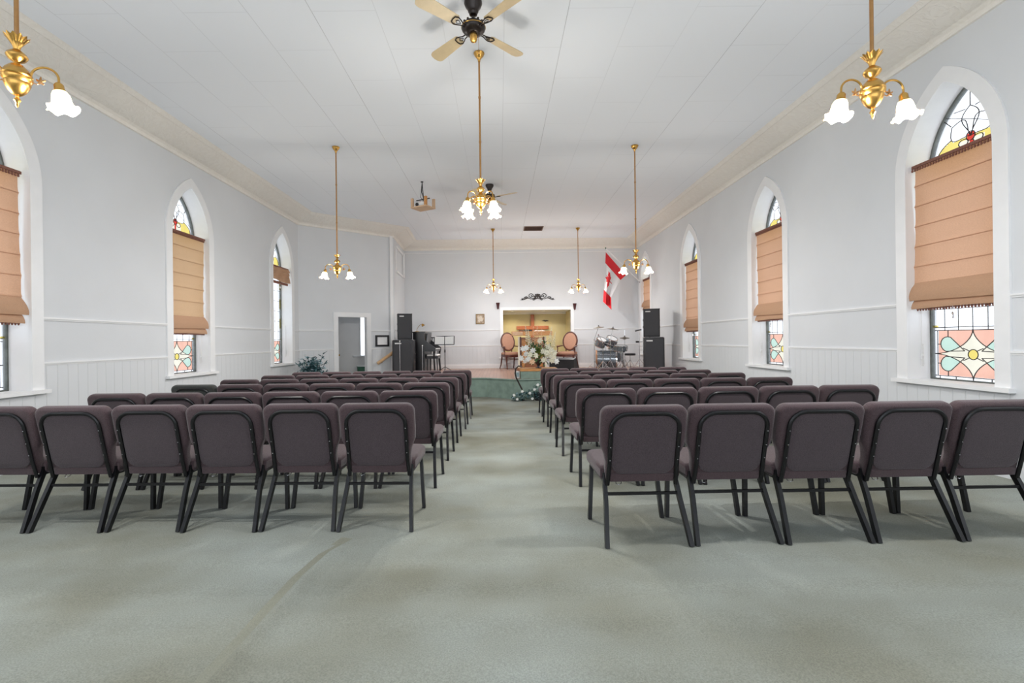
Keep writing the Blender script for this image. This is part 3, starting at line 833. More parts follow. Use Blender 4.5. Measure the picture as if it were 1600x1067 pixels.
# ------------------------------------------------------------------ roman blinds
def blind(side, y, zt, zb, label, m='blind', raised=False, sl=0.0, near=0, w_=0.445):
    X0 = XR + .075 if side > 0 else XL - .075
    inward = -side
    root = thing('roman_blind', (X0, y, zt), label, 'blind', 0, 'fringed roman blinds in the arched windows')
    w = w_
    H_ = zt - zb
    roll = .27 if not raised else H_
    P_ = lambda s_, z, c: (inward * c, s_, z)
    if not raised:
        mb = MB(); nx_, nz_ = 14, 60; vs = []
        rnd = random.Random(int(y * 100))
        for j in range(nz_ + 1):
            z = -(H_ - roll) * j / nz_
            for i in range(nx_ + 1):
                s_ = -w + 2 * w * i / nx_
                ph = (z / .215) % 1.0
                c = .012 * (abs(ph - .5) * 2) ** 6 + .012 * noise.noise(Vector((s_ * 2.2 + y, z * 1.8, 3)))
                wob = .012 * math.sin(z * 3.0 + y) * (s_ / w)
                vs.append(P_(s_ + wob, z, c))
        mb.add(vs, [(j * (nx_ + 1) + i, j * (nx_ + 1) + i + 1, (j + 1) * (nx_ + 1) + i + 1, (j + 1) * (nx_ + 1) + i) for j in range(nz_) for i in range(nx_)])
        mb.build('panel', M[m], root)
        # slat ridges (pleat bars)
        mb = MB(); z = -.215
        while z > -(H_ - roll) + .05:
            mb.box(P_(0, z, .012), (.006, 2 * w - .01, .007)); z -= .215
        mb.build('slat_pocket', M[m], root)
    # folded bottom
    mb = MB(); zb0 = -(H_ - roll)
    folds = 3 if not raised else 5
    for k in range(folds):
        z1 = zb0 - k * roll / (folds + .0) * .28 if not raised else zb0 - k * .055
        h = roll * (.60 if k == 0 else .75) if not raised else .11
        if not raised: z1 = zb0 + .02 - k * .085; h = .20 if k == 0 else .11 + .0 * k
        vs = []; nn = 12; mm = 8
        for j in range(mm + 1):
            t = j / mm
            for i in range(nn + 1):
                s_ = -w - (.012 * t * (3 - k) if not raised else .03 * random.random()) + (2 * w + (.024 * t * (3 - k) if not raised else 0)) * i / nn
                c = .008 + .055 * math.sin(PI * min(1, t * .62)) * (1.15 - .22 * k) + (.0 if not raised else .01 * math.sin(i * 1.3 + k) + .012 * k)
                dip = (.02 * math.sin(s_ * 5 + k) if raised else .006 * math.sin(s_ * 4 + k))
                vs.append(P_(s_, z1 - h * t + dip * t, c))
        mb.add(vs, [(j * (nn + 1) + i, j * (nn + 1) + i + 1, (j + 1) * (nn + 1) + i + 1, (j + 1) * (nn + 1) + i) for j in range(mm) for i in range(nn)])
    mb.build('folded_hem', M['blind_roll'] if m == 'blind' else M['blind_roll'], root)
    # braids
    mb = MB(); mb.box(P_(0, -.006, .022), (.02, 2 * w + .01, .03)); 
    k = 0; s_ = -w
    while s_ < w:
        mb.lathe([(.003, 0), (.009, -.012), (.011, -.028), (.004, -.036)], P_(s_, -.02, .026), 6); s_ += .031
    mb.build('top_braid', M['maroon_braid'], root)
    mb = MB(); zz = -H_
    mb.box(P_(0, zz + .035, .012), (.012, 2 * w - .01, .014)); s_ = -w + .01
    while s_ < w:
        mb.lathe([(.003, .03), (.010, .02), (.0125, .0), (.005, -.022)], P_(s_, zz + .008, .012), 6); s_ += .033
    mb.build('tassel_fringe', M['maroon_braid'], root)
    mb = MB(); mb.tube([P_(.0, zz + .02, .03), P_(.004, zz - .05, .03)], .0015, 5)
    mb.lathe([(.004, .0), (.010, -.012), (.013, -.035), (.015, -.06), (.004, -.064)], P_(.004, zz - .045, .03), 8)
    mb.build('pull_tassel', M['steel'], root)
    return root
blind(1, RW[0], 3.08, 1.545, 'large apricot fringed blind in the nearest right-hand arched window', w_=.45)
blind(1, RW[1], 3.08, 1.55, 'apricot fringed blind in the second arched window of the right wall', w_=.445)
blind(1, RW[2], 3.05, 1.43, 'apricot fringed blind in the third arched window of the right wall, left of the loudspeakers')['label'] = 'apricot fringed blind in the third arched window of the right wall, nearest the loudspeakers'
blind(1, RW[3], 3.10, 2.15, 'short apricot blind in the far right window above the loudspeaker stack')
blind(-1, LW[0], 3.08, 1.50, 'apricot fringed blind cut by the left edge of the photo', w_=.43)
blind(-1, LW[1], 3.03, 1.43, 'tan fringed blind drawn down in the second left-hand window', m='blind_tan')
blind(-1, LW[2], 3.00, 2.62, 'bunched-up blind raised high in the far left window by the plant', m='blind_tan', raised=True)
# small cord cleats with cord on the window reveals
def cleat(side, y, z, label, far=1):
    X0 = XR + .13 if side > 0 else XL - .13
    root = thing('blind_cord', (X0, y, z), label, 'cord', 0, 'blind cords wound on the window reveals')
    mb = MB(); mb.tube([(0, 0, .12), (0, .0, .62)], .003, 5)
    mb.tube([(0.012 * math.sin(i * .9), -.012, .12 * math.cos(i * .55)) for i in range(24)], .0025, 5); mb.build('cord', M['plywhite'], root)
    mb = MB(); mb.box((0, 0, 0), (.02, .012, .09)); mb.box((0, -.014, 0), (.012, .02, .02)); mb.build('cleat', M['trim'], root)
for sd, y, lb in ((1, RW[0], 'white cord on the far reveal of the nearest right window'), (1, RW[1], 'white cord on the far reveal of the second right window'),
                  (1, RW[2], 'white cord on the far reveal of the third right window'), (-1, LW[1], 'white cord on the far reveal of the second left window'), (-1, LW[2], 'white cord on the far reveal of the far left window')):
    cleat(sd, y + HW - .008, 1.06, lb)

# ------------------------------------------------------------------ platform and the recess behind it
poly = [(-2.86, 11.75), (-.32, 11.50), (.31, 10.95), (1.75, 10.95), (2.3, 11.5), (XR - .01, 11.5), (XR - .01, YF - .01), (-2.99, YF - .01), (-2.91, 13.47)]
mb = MB(); n = len(poly)
mb.add([(x, y, -.12) for x, y in poly] + [(x, y, STG - .03) for x, y in poly], [(i, (i + 1) % n, (i + 1) % n + n, i + n) for i in range(n)])
tag(mb.build(trim_name(), M['green_carpet'], smooth=False), kind='structure')
mb = MB(); o = [(x, y - (.02 if y < 12 else 0)) for x, y in poly]
mb.add([(x, y, STG - .03) for x, y in o] + [(x, y, STG) for x, y in o], [tuple(range(n)), tuple(range(2 * n - 1, n - 1, -1))] + [(i, (i + 1) % n, (i + 1) % n + n, i + n) for i in range(n)])
tag(mb.build('floor', M['platform'], smooth=False), kind='structure')
mb = MB()
for i in range(5):
    a, b = Vector((*poly[i], 0)), Vector((*poly[i + 1], 0)); mb.tube([a + Vector((0, -.02, STG - .016)), b + Vector((0, -.02, STG - .016))], .018, 8)
tag(mb.build(trim_name(), M['green_carpet']), kind='structure')

# recess behind the platform wall
RX0, RX1, RY1, RZ = .06, 2.36, 17.3, 2.27
mb = MB()
mb.add([(RX0, YF + .16, .3), (RX0, RY1, .3), (RX0, RY1, RZ), (RX0, YF + .16, RZ)], [(0, 1, 2, 3)])
mb.add([(RX1, YF + .16, .3), (RX1, RY1, .3), (RX1, RY1, RZ), (RX1, YF + .16, RZ)], [(0, 3, 2, 1)])
mb.add([(RX0, RY1, .3), (RX1, RY1, .3), (RX1, RY1, RZ), (RX0, RY1, RZ)], [(0, 1, 2, 3)])
tag(mb.build('wall_recess', M['yellow'], smooth=False), kind='structure')
mb = MB(); mb.add([(RX0, YF + .1, RZ), (RX1, YF + .1, RZ), (RX1, RY1, RZ), (RX0, RY1, RZ)], [(0, 1, 2, 3)])
mb.add([(RX0, YF + .1, .3), (RX1, YF + .1, .3), (RX1, RY1, .3), (RX0, RY1, .3)], [(3, 2, 1, 0)])
tag(mb.build('ceiling', M['trim'], smooth=False), kind='structure')
mb = MB(); pr = [(0, 0), (.03, 0), (.09, .05), (.10, .075), (0, .075)]
mb.add([(x, RY1 - c, RZ - .077 + z) for x in (RX0, RX1) for c, z in pr], [(i, (i + 1) % 5, (i + 1) % 5 + 5, i + 5) for i in range(5)])
tag(mb.build(trim_name(), M['trim'], smooth=False), kind='structure')
# casing of the opening
mb = MB(); cw = .095
for x0, x1, z0, z1 in ((NX0 - cw, NX0, NZ0 - .01, NZ1 + cw), (NX1, NX1 + cw, NZ0 - .01, NZ1 + cw), (NX0, NX1, NZ1, NZ1 + cw)):
    mb.box(((x0 + x1) / 2, YF - .011, (z0 + z1) / 2), (x1 - x0, .022, z1 - z0))
mb.box(((NX0 + NX1) / 2, YF + .04, NZ0 - .03), (NX1 - NX0 + 2 * cw + .08, .18, .045))
tag(mb.build(trim_name(), M['trim'], smooth=False), kind='structure')
for x in (NX0 + .33, NX0 + 1.38):
    r_ = thing('recessed_downlight', (x, 16.55, RZ), 'small lit ceiling downlight over the %s arm of the cross' % ('left' if x < 1 else 'right'), 'ceiling light', 0, 'downlights in the recess')
    mb = MB(); mb.lathe([(.062, -.001), (.075, -.008), (.055, -.010), (.05, 0)], (0, 0, 0), 20, cap=False); mb.build('trim_ring', M['trim'], r_)
    mb = MB(); mb.lathe([(.05, -.003), (.001, -.004)], (0, 0, 0), 20); mb.build('lens', M['lens'], r_)
    l = bpy.data.lights.new('recess_light', 'SPOT'); l.energy = DOWN_W * 4; l.color = (1, .84, .58); l.spot_size = 2.3; l.spot_blend = .6; l.shadow_soft_size = .04
    lo = bpy.data.objects.new('recess_light', l); COL.objects.link(lo); lo.location = (x, 16.55, RZ - .03); lo.rotation_euler = (math.radians(14), 0, 0)

# wooden cross on the recess wall
c0 = at(832, 511, RY1 - .07)
rt = thing('wooden_cross', (c0.x, RY1 - .002, 1.28), 'orange-brown wooden cross on the yellow recess wall', 'cross')
mb = MB(); mb.pad(rrect(.125, .90, .006, 2, 0, .45), lambda a, b, c: Vector((a, -c, b)), .09, .006); mb.build('upright', M['cross'], rt)
mb = MB(); mb.pad(rrect(1.14, .125, .006, 2, 0, c0.z - 1.28 - .02), lambda a, b, c: Vector((a, -.005 - c, b)), .095, .006); mb.build('crossbar', M['cross'], rt)
# small dark ornament on the recess wall
p = at(852, 501, RY1 - .01)
mb = MB(); o = [(-.13, .0), (-.05, .03), (0, .02), (.06, .025), (.14, -.01), (.05, -.015), (.0, -.035), (-.05, -.01)]
mb.prism(o, lambda a, b, c: p + Vector((a, -c, b)), .02)
tag(mb.build('wall_ornament', M['iron']), 'small dark bird-like ornament on the yellow wall right of the cross', 'wall ornament')

# ------------------------------------------------------------------ side room behind the doorway
def dg(s_, z, c=0): return frD(s_, z, c)
mb = MB()
w0, w1, dep = .03, dr_ + .12, 1.3
mb.add([dg(w0, -.07, .14), dg(w0, -.07, dep), dg(w0, 3, dep), dg(w0, 3, .14)], [(0, 1, 2, 3)])
mb.add([dg(w1, -.07, .14), dg(w1, -.07, dep), dg(w1, 3, dep), dg(w1, 3, .14)], [(0, 1, 2, 3)])
# back wall with a window hole towards the right
def deep(u, v, c):
    x, k = ray(u, v); nrm = Vector((ddir.y, -ddir.x, 0)); A = dg(0, 0, c); B_ = dg(1, 0, c)
    nn_ = Vector((-(B_ - A).y, (B_ - A).x, 0)); t = A.dot(nn_) / Vector((x, 1, 0)).dot(nn_)
    q_ = Vector((x * t, t, 0)); return (q_ - Vector((A.x, A.y, 0))).dot((B_ - A).normalized()), CH + k * t
bs1 = deep(562.5, 520, dep)[0]; bs0 = max(w0 + .05, bs1 - .75)
print('side room', dl, dr_, bs0, bs1, deep(562, 556, dep), deep(528, 520, dep))
Zs, Zt = deep(565, 556, dep)[1], 2.75
for a, b, z0, z1 in ((w0, bs0, -.07, 3), (bs1, w1, -.07, 3), (bs0, bs1, -.07, Zs), (bs0, bs1, Zt, 3)):
    mb.add([dg(a, z0, dep), dg(b, z0, dep), dg(b, z1, dep), dg(a, z1, dep)], [(0, 1, 2, 3)])
mb.add([dg(w0, 3, .14), dg(w1, 3, .14), dg(w1, 3, dep), dg(w0, 3, dep)], [(0, 1, 2, 3)])
tag(mb.build('wall_side_room', M['backroom'], smooth=False), kind='structure')
mb = MB(); mb.add([dg(w0, -.066, .0), dg(w1, -.066, .0), dg(w1, -.066, dep), dg(w0, -.066, dep)], [(0, 1, 2, 3)])
tag(mb.build('floor', M['carpet'], smooth=False), kind='structure')
q = dg((bs0 + bs1) / 2, (Zs + Zt) / 2, dep + .03); nn = dg(0, 0, 0) - dg(0, 0, 1)
portal(q, nn, .76, 1.64)
mb = MB(); mb.box(dg((bs0 + bs1) / 2, Zs, dep - .04), (.85, .08, .03), rz=math.atan2(ddir.y, ddir.x))
for s_ in (bs0, (bs0 + bs1) / 2, bs1): mb.box(dg(s_, (Zs + Zt) / 2, dep), (.03, .03, Zt - Zs), rz=math.atan2(ddir.y, ddir.x))
tag(mb.build('window_8', M['trim'], smooth=False), kind='structure')
# casing of the doorway
mb = MB(); cw = .12; ang = math.atan2(ddir.y, ddir.x)
mb.box(dg(dl - cw / 2, (dz + cw - .06) / 2, -.012), (cw, .024, dz + cw + .06), rz=ang)
mb.box(dg(dr_ + cw / 2, (dz + cw - .06) / 2, -.012), (cw, .024, dz + cw + .06), rz=ang)
mb.box(dg((dl + dr_) / 2, dz + cw / 2, -.012), (dr_ - dl, .024, cw), rz=ang)
tag(mb.build(trim_name(), M['trim'], smooth=False), kind='structure')
# open door leaf folded back inside the side room, its edge showing in the doorway
hp = dg(dr_ - .035, 0, .18)
dvec = Vector((hp.x, hp.y, 0)).normalized()
rt = tag(thing('door_1', (hp.x, hp.y, -.06), None, None), kind='structure')
mb = MB(); W_ = .82
mb.box(dvec * W_ / 2 + Vector((0, 0, dz / 2 + .03)), (W_, .035, dz - .02), rz=math.atan2(dvec.y, dvec.x)); mb.build('door_leaf', M['trim'], rt, smooth=False)
mb = MB(); mb.ball(dvec * (W_ - .07) + Vector((dvec.y, -dvec.x, 0)) * .05 + Vector((0, 0, .98)), .028); mb.build('door_knob', M['brass'], rt)
# green metal bin under the side-room window
q = dg(deep(567, 570, .95)[0], -.066, .95)
rt = thing('waste_bin', (q.x, q.y, -.066), 'green metal bin seen through the doorway below the bright window', 'bin')
mb = MB(); mb.lathe([(.13, 0), (.16, .62), (.17, .64), (.155, .64), (.13, .03)], (0, 0, 0), 20, cap=False); mb.lathe([(.001, .01), (.15, .012)], (0, 0, 0), 20); mb.build('body', M['green_tin'], rt)
mb = MB(); mb.lathe([(.16, .64), (.175, .65), (.175, .665), (.155, .66)], (0, 0, 0), 20, cap=False); mb.build('rim', M['plywhite'], rt)

# ------------------------------------------------------------------ padded chairs
def make_chair(fab='fab', fabp='fabp'):
    root = thing('stacking_chair', (0, 0, 0), 'x', 'chair')
    lean = Vector((0, -.115, .47)).normalized()
    b0 = Vector((0, .135, .355)); nrm = Vector((0, lean.z, -lean.y))     # towards the front of the seat
    fr = lambda a, b, c: b0 + Vector((a, 0, 0)) + lean * b + nrm * c
    # back cushion outline
    Wt, Wb, H_ = .252, .212, .482
    o = []
    r = .055
    for i in range(7):
        a = PI / 2 * i / 6; o.append((Wt - r + r * math.cos(a), H_ - r + r * math.sin(a)))
    for i in range(7):
        a = PI / 2 + PI / 2 * i / 6; o.append((-Wt + r + r * math.cos(a), H_ - r + r * math.sin(a)))
    o += [(-Wt, .30), (-Wt + .004, .235), (-Wb - .012, .175), (-Wb, .12), (-Wb, .01), (-Wb + .01, 0), (Wb - .01, 0), (Wb, .01), (Wb, .12), (Wb + .012, .175), (Wt - .004, .235), (Wt, .30)]
    mb = MB(); mb.pad(o, fr, .072, .026, k=5, bulge=.006); mb.build('backrest', M[fab], root, angle=70)
    # rear upholstery panel and hem strip inside the frame
    p_ = rrect(.368, .382, .07, 6, 0, .056 + .191)
    mb = MB(); mb.pad(p_, lambda a, b, c: fr(a, b, -.012 + c), .012, .004, k=2, bulge=.003); mb.build('back_panel', M[fabp], root, angle=60)
    mb = MB(); mb.pad(rrect(.375, .05, .006, 2, 0, .028), lambda a, b, c: fr(a, b, -.009 + c), .01, .003, k=2); mb.build('hem_strip', M[fab], root, angle=60)
    # back frame: inverted U of tube with screws
    pts = [fr(-.202, -.015, -.010), fr(-.198, .10, -.013)]
    fw, R_, ht = .197, .095, .447
    for i in range(9):
        a = PI - PI / 2 * i / 8; pts.append(fr(-fw + R_ + R_ * math.cos(a), ht - R_ + R_ * math.sin(a), -.013))
    for i in range(9):
        a = PI / 2 - PI / 2 * i / 8; pts.append(fr(fw - R_ + R_ * math.cos(a), ht - R_ + R_ * math.sin(a), -.013))
    pts += [fr(.198, .10, -.013), fr(.202, -.015, -.010)]
    mb = MB(); mb.tube(pts, .0115, 8, flat=(1.1, .95)); fo = mb.build('back_frame', M['black'], root)
    mb = MB()
    for sx in (-1, 1):
        for b in (.33, .24, .155): mb.ball(fr(sx * .197, b, -.0255), .0038, 6, sc_=(1, .6, 1))
    mb.build('screws', M['steel'], fo)
    # seat cushion
    so = [(-.236, .16), (-.242, .30), (-.242, .50)]
    for i in range(6):
        a = PI - PI / 2 * i / 5; so.append((-.242 + .06 + .06 * math.cos(a), .53 + .06 * math.sin(a)))
    so += [(0, .602)] + [(-x, y) for x, y in reversed(so)]
    so = [(x, y) for x, y in so]
    tilt = .045
    mb = MB(); mb.pad(so[::-1], lambda a, b, c: Vector((a, b, .358 + c + (b - .15) * tilt)), .088, .034, k=5, bulge=.010); mb.build('seat', M[fab], root, angle=70)
    # side rails and front legs, rear legs
    for sx in (-1, 1):
        pts = [Vector((sx * .212, .165, .405)), Vector((sx * .212, .158, .355)), Vector((sx * .214, .140, .320)), Vector((sx * .218, .105, .245)), Vector((sx * .239, .0, .004))]
        mb = MB(); mb.tube(pts, .0135, 4, flat=(1.22, 1.6)); mb.build('leg', M['black'], root, angle=30)
        pts = [Vector((sx * .214, .515, .362)), Vector((sx * .216, .510, .33)), Vector((sx * .239, .475, .004))]
        mb = MB(); mb.tube(pts, .0135, 4, flat=(1.22, 1.6)); mb.build('leg', M['black'], root, angle=30)
    mb = MB()
    for sx in (-1, 1): mb.tube([(sx * .213, .15, .357), (sx * .213, .525, .370)], .0125, 6)
    mb.box((0, .49, .362), (.42, .02, .016)); mb.build('seat_frame', M['black'], root)
    mb = MB(); mb.box((0, .122, .285), (.438, .014, .017)); mb.build('stretcher', M['black'], root, smooth=False)
    mb = MB(); mb.tube([(-.14, .17, .352), (-.145, .155, .338), (-.13, .148, .332), (-.112, .155, .338), (-.108, .17, .352)], .0025, 5); mb.build('ganging_loop', M['steel'], root)
    return root
PIT = .515
ORD = ['aisle-end', 'second from the aisle', 'third from the aisle', 'fourth from the aisle', 'fifth from the aisle', 'wall-end']
ROWN = ['nearest row', 'second row from the camera', 'third row from the camera', 'fourth row from the camera', 'fifth row from the camera', 'farthest row']
proto = make_chair(); protog = make_chair('fabg', 'fabg')
used = set()
def put_chair(x, y, rz, label, group, green=False):
    global proto
    src = protog if green else proto
    c = src if src.name not in used else copy_tree(src)
    used.add(src.name)
    c.location = (x, y, zf(y + .2) ); c.rotation_euler = (math.atan(-.019) if y < 8.3 else 0, 0, rz)
    c['label'] = label; c['group'] = group; c['category'] = 'chair'
    return c
# (aisle-side rear foot pixel, far-end pixel x, number of chairs)
LR = [((641.4, 830.3), -93, 6), ((679, 762.8), 125, 6), ((699, 720), 258, 6), ((714, 692), 337, 6), ((727, 670.5), 403, 6), ((735.4, 654.5), 451, 6)]
RR = [((953.5, 856.3), 1645, 5), ((910, 760.4), 1384, 5), ((881.7, 712.5), 1244, 5), ((870, 685.8), 1169, 5), ((857, 666.9), 1114, 5), ((848, 651), 1074, 5)]
for side, rows_, blk in ((-1, LR, 'left'), (1, RR, 'right')):
    for ri, (foot, uend, n_) in enumerate(rows_):
        PIT = .515 if side < 0 else (.54, .535, .53, .525, .52, .52)[ri]
        P = onfloor(*foot)
        x0 = P.x - side * (PIT / 2 - .232)        # block edge of the first chair
        y0 = P.y
        # turn the row so that its far end falls on the measured column
        best = None
        for k in range(-60, 61):
            a = math.radians(k * .2)
            ex = x0 + side * n_ * PIT * math.cos(a); ey = y0 + n_ * PIT * math.sin(a)
            z = zf(ey) + .84
            u = 781 + F * (ex + ROLL * (z - CH)) / ey
            e = abs(u - uend) + abs(k) * .25
            if best is None or e < best[0]: best = (e, a, u)
        a = best[1]
        if side > 0 and ri == 0: a = math.radians(1.0)
        if side < 0 and ri == 0: a = math.radians(1.2)
        for k in range(n_):
            d = (k + .5) * PIT
            jit = random.Random(ri * 10 + k + side)
            x = x0 + side * d * math.cos(a); y = y0 + d * math.sin(a) + jit.uniform(-.008, .008)
            posn = ORD[k] if not (k == n_ - 1) else ORD[5]
            if k == 4 and side > 0 and ri == 0: posn = 'cut by the right photo edge'
            if side < 0 and ri == 0 and k == 5: posn = 'cut by the left photo edge'
            green = side < 0 and ri == 2 and k == 5
            lb = ('grey-green padded chair' if green else 'plum padded chair') + ', ' + posn + ', ' + ROWN[ri] + ', %s block' % blk
            c_ = put_chair(x, y, side * a + jit.uniform(-.006, .006), lb, 'padded chairs, %s of the aisle' % blk, green)
            c_.scale = (PIT / .515, PIT / .515, 1.0)

# ------------------------------------------------------------------ hanging brass lamps
def make_lamp(x, y, zb, arms, rot, label, drop_rod=True):
    "zb = height of the rim of the shades; origin at the ceiling"
    root = thing('pendant_chandelier', (x, y, ZC), label, 'chandelier', 0, 'brass chandeliers hanging from the ceiling')
    o = zb - ZC      # rim level in local z
    zbody = o + .21  # middle of the urn
    mb = MB(); mb.lathe([(.058, -.001), (.06, -.01), (.052, -.022), (.05, -.03), (.03, -.055), (.016, -.075), (.012, -.1)], (0, 0, 0), 20); mb.build('canopy', M['brass'], root)
    mb = MB(); zt = zbody + .215
    mb.lathe([(.0105, -.09), (.0105, zt), ], (0, 0, 0), 10)
    for k in (.35, .7): mb.lathe([(.0105, zt * k - .012), (.014, zt * k - .01), (.014, zt * k + .01), (.0105, zt * k + .012)], (0, 0, 0), 10)
    mb.build('rod', M['brass_rod'], root)
    mb = MB()
    mb.lathe([(.014, zbody + .145), (.018, zbody + .165), (.030, zbody + .19), (.052, zbody + .215), (.05, zbody + .214), (.028, zbody + .186), (.013, zbody + .17)], (0, 0, 0), 48,
             mod=lambda i, a, r, z: (r * (1 + .10 * (i in (2, 3, 4, 5)) * math.cos(12 * a)), z + (.006 * math.cos(12 * a) if i in (3, 4) else 0)), cap=False)
    mb.build('fluted_crown', M['brass'], root)
    mb = MB()
    mb.lathe([(.012, zbody + .15), (.022, zbody + .142), (.041, zbody + .125), (.047, zbody + .112), (.044, zbody + .104), (.034, zbody + .09), (.016, zbody + .078), (.013, zbody + .072),
              (.03, zbody + .062), (.05, zbody + .04), (.062, zbody + .018), (.066, zbody + .006), (.062, zbody + .0), (.066, zbody - .006), (.064, zbody - .016), (.055, zbody - .028), (.057, zbody - .036),
              (.05, zbody - .055), (.038, zbody - .078), (.024, zbody - .094), (.010, zbody - .104)], (0, 0, 0), 28)
    mb.build('urn', M['brass'], root)
    mb = MB(); mb.lathe([(.008, zbody - .102), (.007, zbody - .112), (.014, zbody - .12), (.016, zbody - .128), (.010, zbody - .137), (.006, zbody - .146), (.009, zbody - .152), (.003, zbody - .165)], (0, 0, 0), 14); mb.build('finial', M['brass'], root)
    sh = o
    for k in range(arms):
        a = rot + 2 * PI * k / arms; R = Matrix.Rotation(a, 3, 'Z')
        pts = []
        ra = .188
        for t in range(17):
            th = PI * 1.08 - PI * 1.08 * t / 16
            pts.append(R @ Vector((.125 + .064 * math.cos(th), 0, zbody + .008 + .058 * math.sin(th) * (1.0))))
        pts = [R @ Vector((.055, 0, zbody - .015))] + pts + [R @ Vector((ra + .002, 0, zbody - .02))]
        mb = MB(); mb.tube(pts, .006, 8)
        arm = mb.build('arm', M['brass'], root)
        # leaf scroll between urn and arm
        mb = MB()
        for q in range(5):
            b = q * 2 * PI / 5 + .3; c = R @ Vector((.105, 0, zbody - .012))
            dv = R @ Vector((math.cos(b), .15, math.sin(b)))
            mb.tube([c, c + dv * .014, c + dv * .024 + Vector((0, 0, .004))], [.005, .006, .002], 5)
        mb.tube([R @ Vector((.066, 0, zbody - .02)), R @ Vector((.09, 0, zbody - .03)), R @ Vector((.108, 0, zbody - .012)), R @ Vector((.12, 0, zbody - .026))], .003, 5)
        mb.build('leaf_scroll', M['brass_rod'], arm)
        top = R @ Vector((ra, 0, zbody - .02)); tl = Matrix.Rotation(a, 3, 'Z') @ Matrix.Rotation(-math.radians(9), 3, 'Y')
        mb = MB(); mb.lathe([(.008, .012), (.016, .006), (.023, -.004), (.024, -.03), (.028, -.034), (.028, -.042), (.02, -.044)], top, 14, R=tl); mb.build('socket', M['brass'], root)
        mb = MB()
        pr = [(.030, -.036), (.040, -.044), (.048, -.062), (.052, -.085), (.054, -.105), (.057, -.122), (.066, -.138), (.080, -.152), (.090, -.160)]
        pr = [(r_ * .80, -.036 + (z_ + .036) * .82) for r_, z_ in pr]; mb.lathe(pr, top, 40, R=tl, cap=False, mod=lambda i, a_, r, z: (r * (1 + (.11 * math.cos(6 * a_) if i == 8 else .07 * math.cos(6 * a_) if i == 7 else .03 * math.cos(6 * a_) if i == 6 else 0)), z + (.011 * math.cos(6 * a_ + .6) if i == 8 else .004 * math.cos(6 * a_) if i == 7 else 0)))
        for fi_ in range(len(mb.m)):
            if fi_ >= 40 * 6: mb.m[fi_] = 1
        sh_o = mb.build('shade', [M['shade'], M['shade_rim']], root, angle=60)
        mb = MB(); bc = top + tl @ Vector((0, 0, -.092)); mb.ball(bc, .024, 10, sc_=(1, 1, 1.35)); bo = mb.build('bulb', M['bulb'], root)
        l = bpy.data.lights.new('bulb_light', 'POINT'); l.energy = BULB_W * 2 / arms * (1.6 if arms == 4 else 1); l.color = (1, .98, .965); l.shadow_soft_size = .035
        lo = bpy.data.objects.new('bulb_light', l); COL.objects.link(lo); lo.parent = root; lo.location = bc + Vector((0, 0, -.045))
    return root
make_lamp(2.23, 2.87, 2.515, 2, 0.03, 'brass chandelier with two lit shades beside the nearest right window')
make_lamp(-2.60, 2.62, 2.52, 2, 0.25, 'brass chandelier with lit shades in the top left corner of the photo')
make_lamp(-.19, 5.28, 2.60, 4, PI / 4, 'central brass chandelier with four lit shades below the near fan')
make_lamp(-2.60, 7.77, 2.25, 2, .06, 'brass chandelier left of the ceiling projector, in front of the slanted wall')
make_lamp(2.23, 7.86, 2.285, 2, -.05, 'brass chandelier hanging in front of the red and white flag')
make_lamp(-.16, 13.6, 2.57, 2, .03, 'far brass chandelier above the left end of the recess')
make_lamp(2.23, 13.6, 2.545, 2, .03, 'far brass chandelier between the iron scroll and the flag')

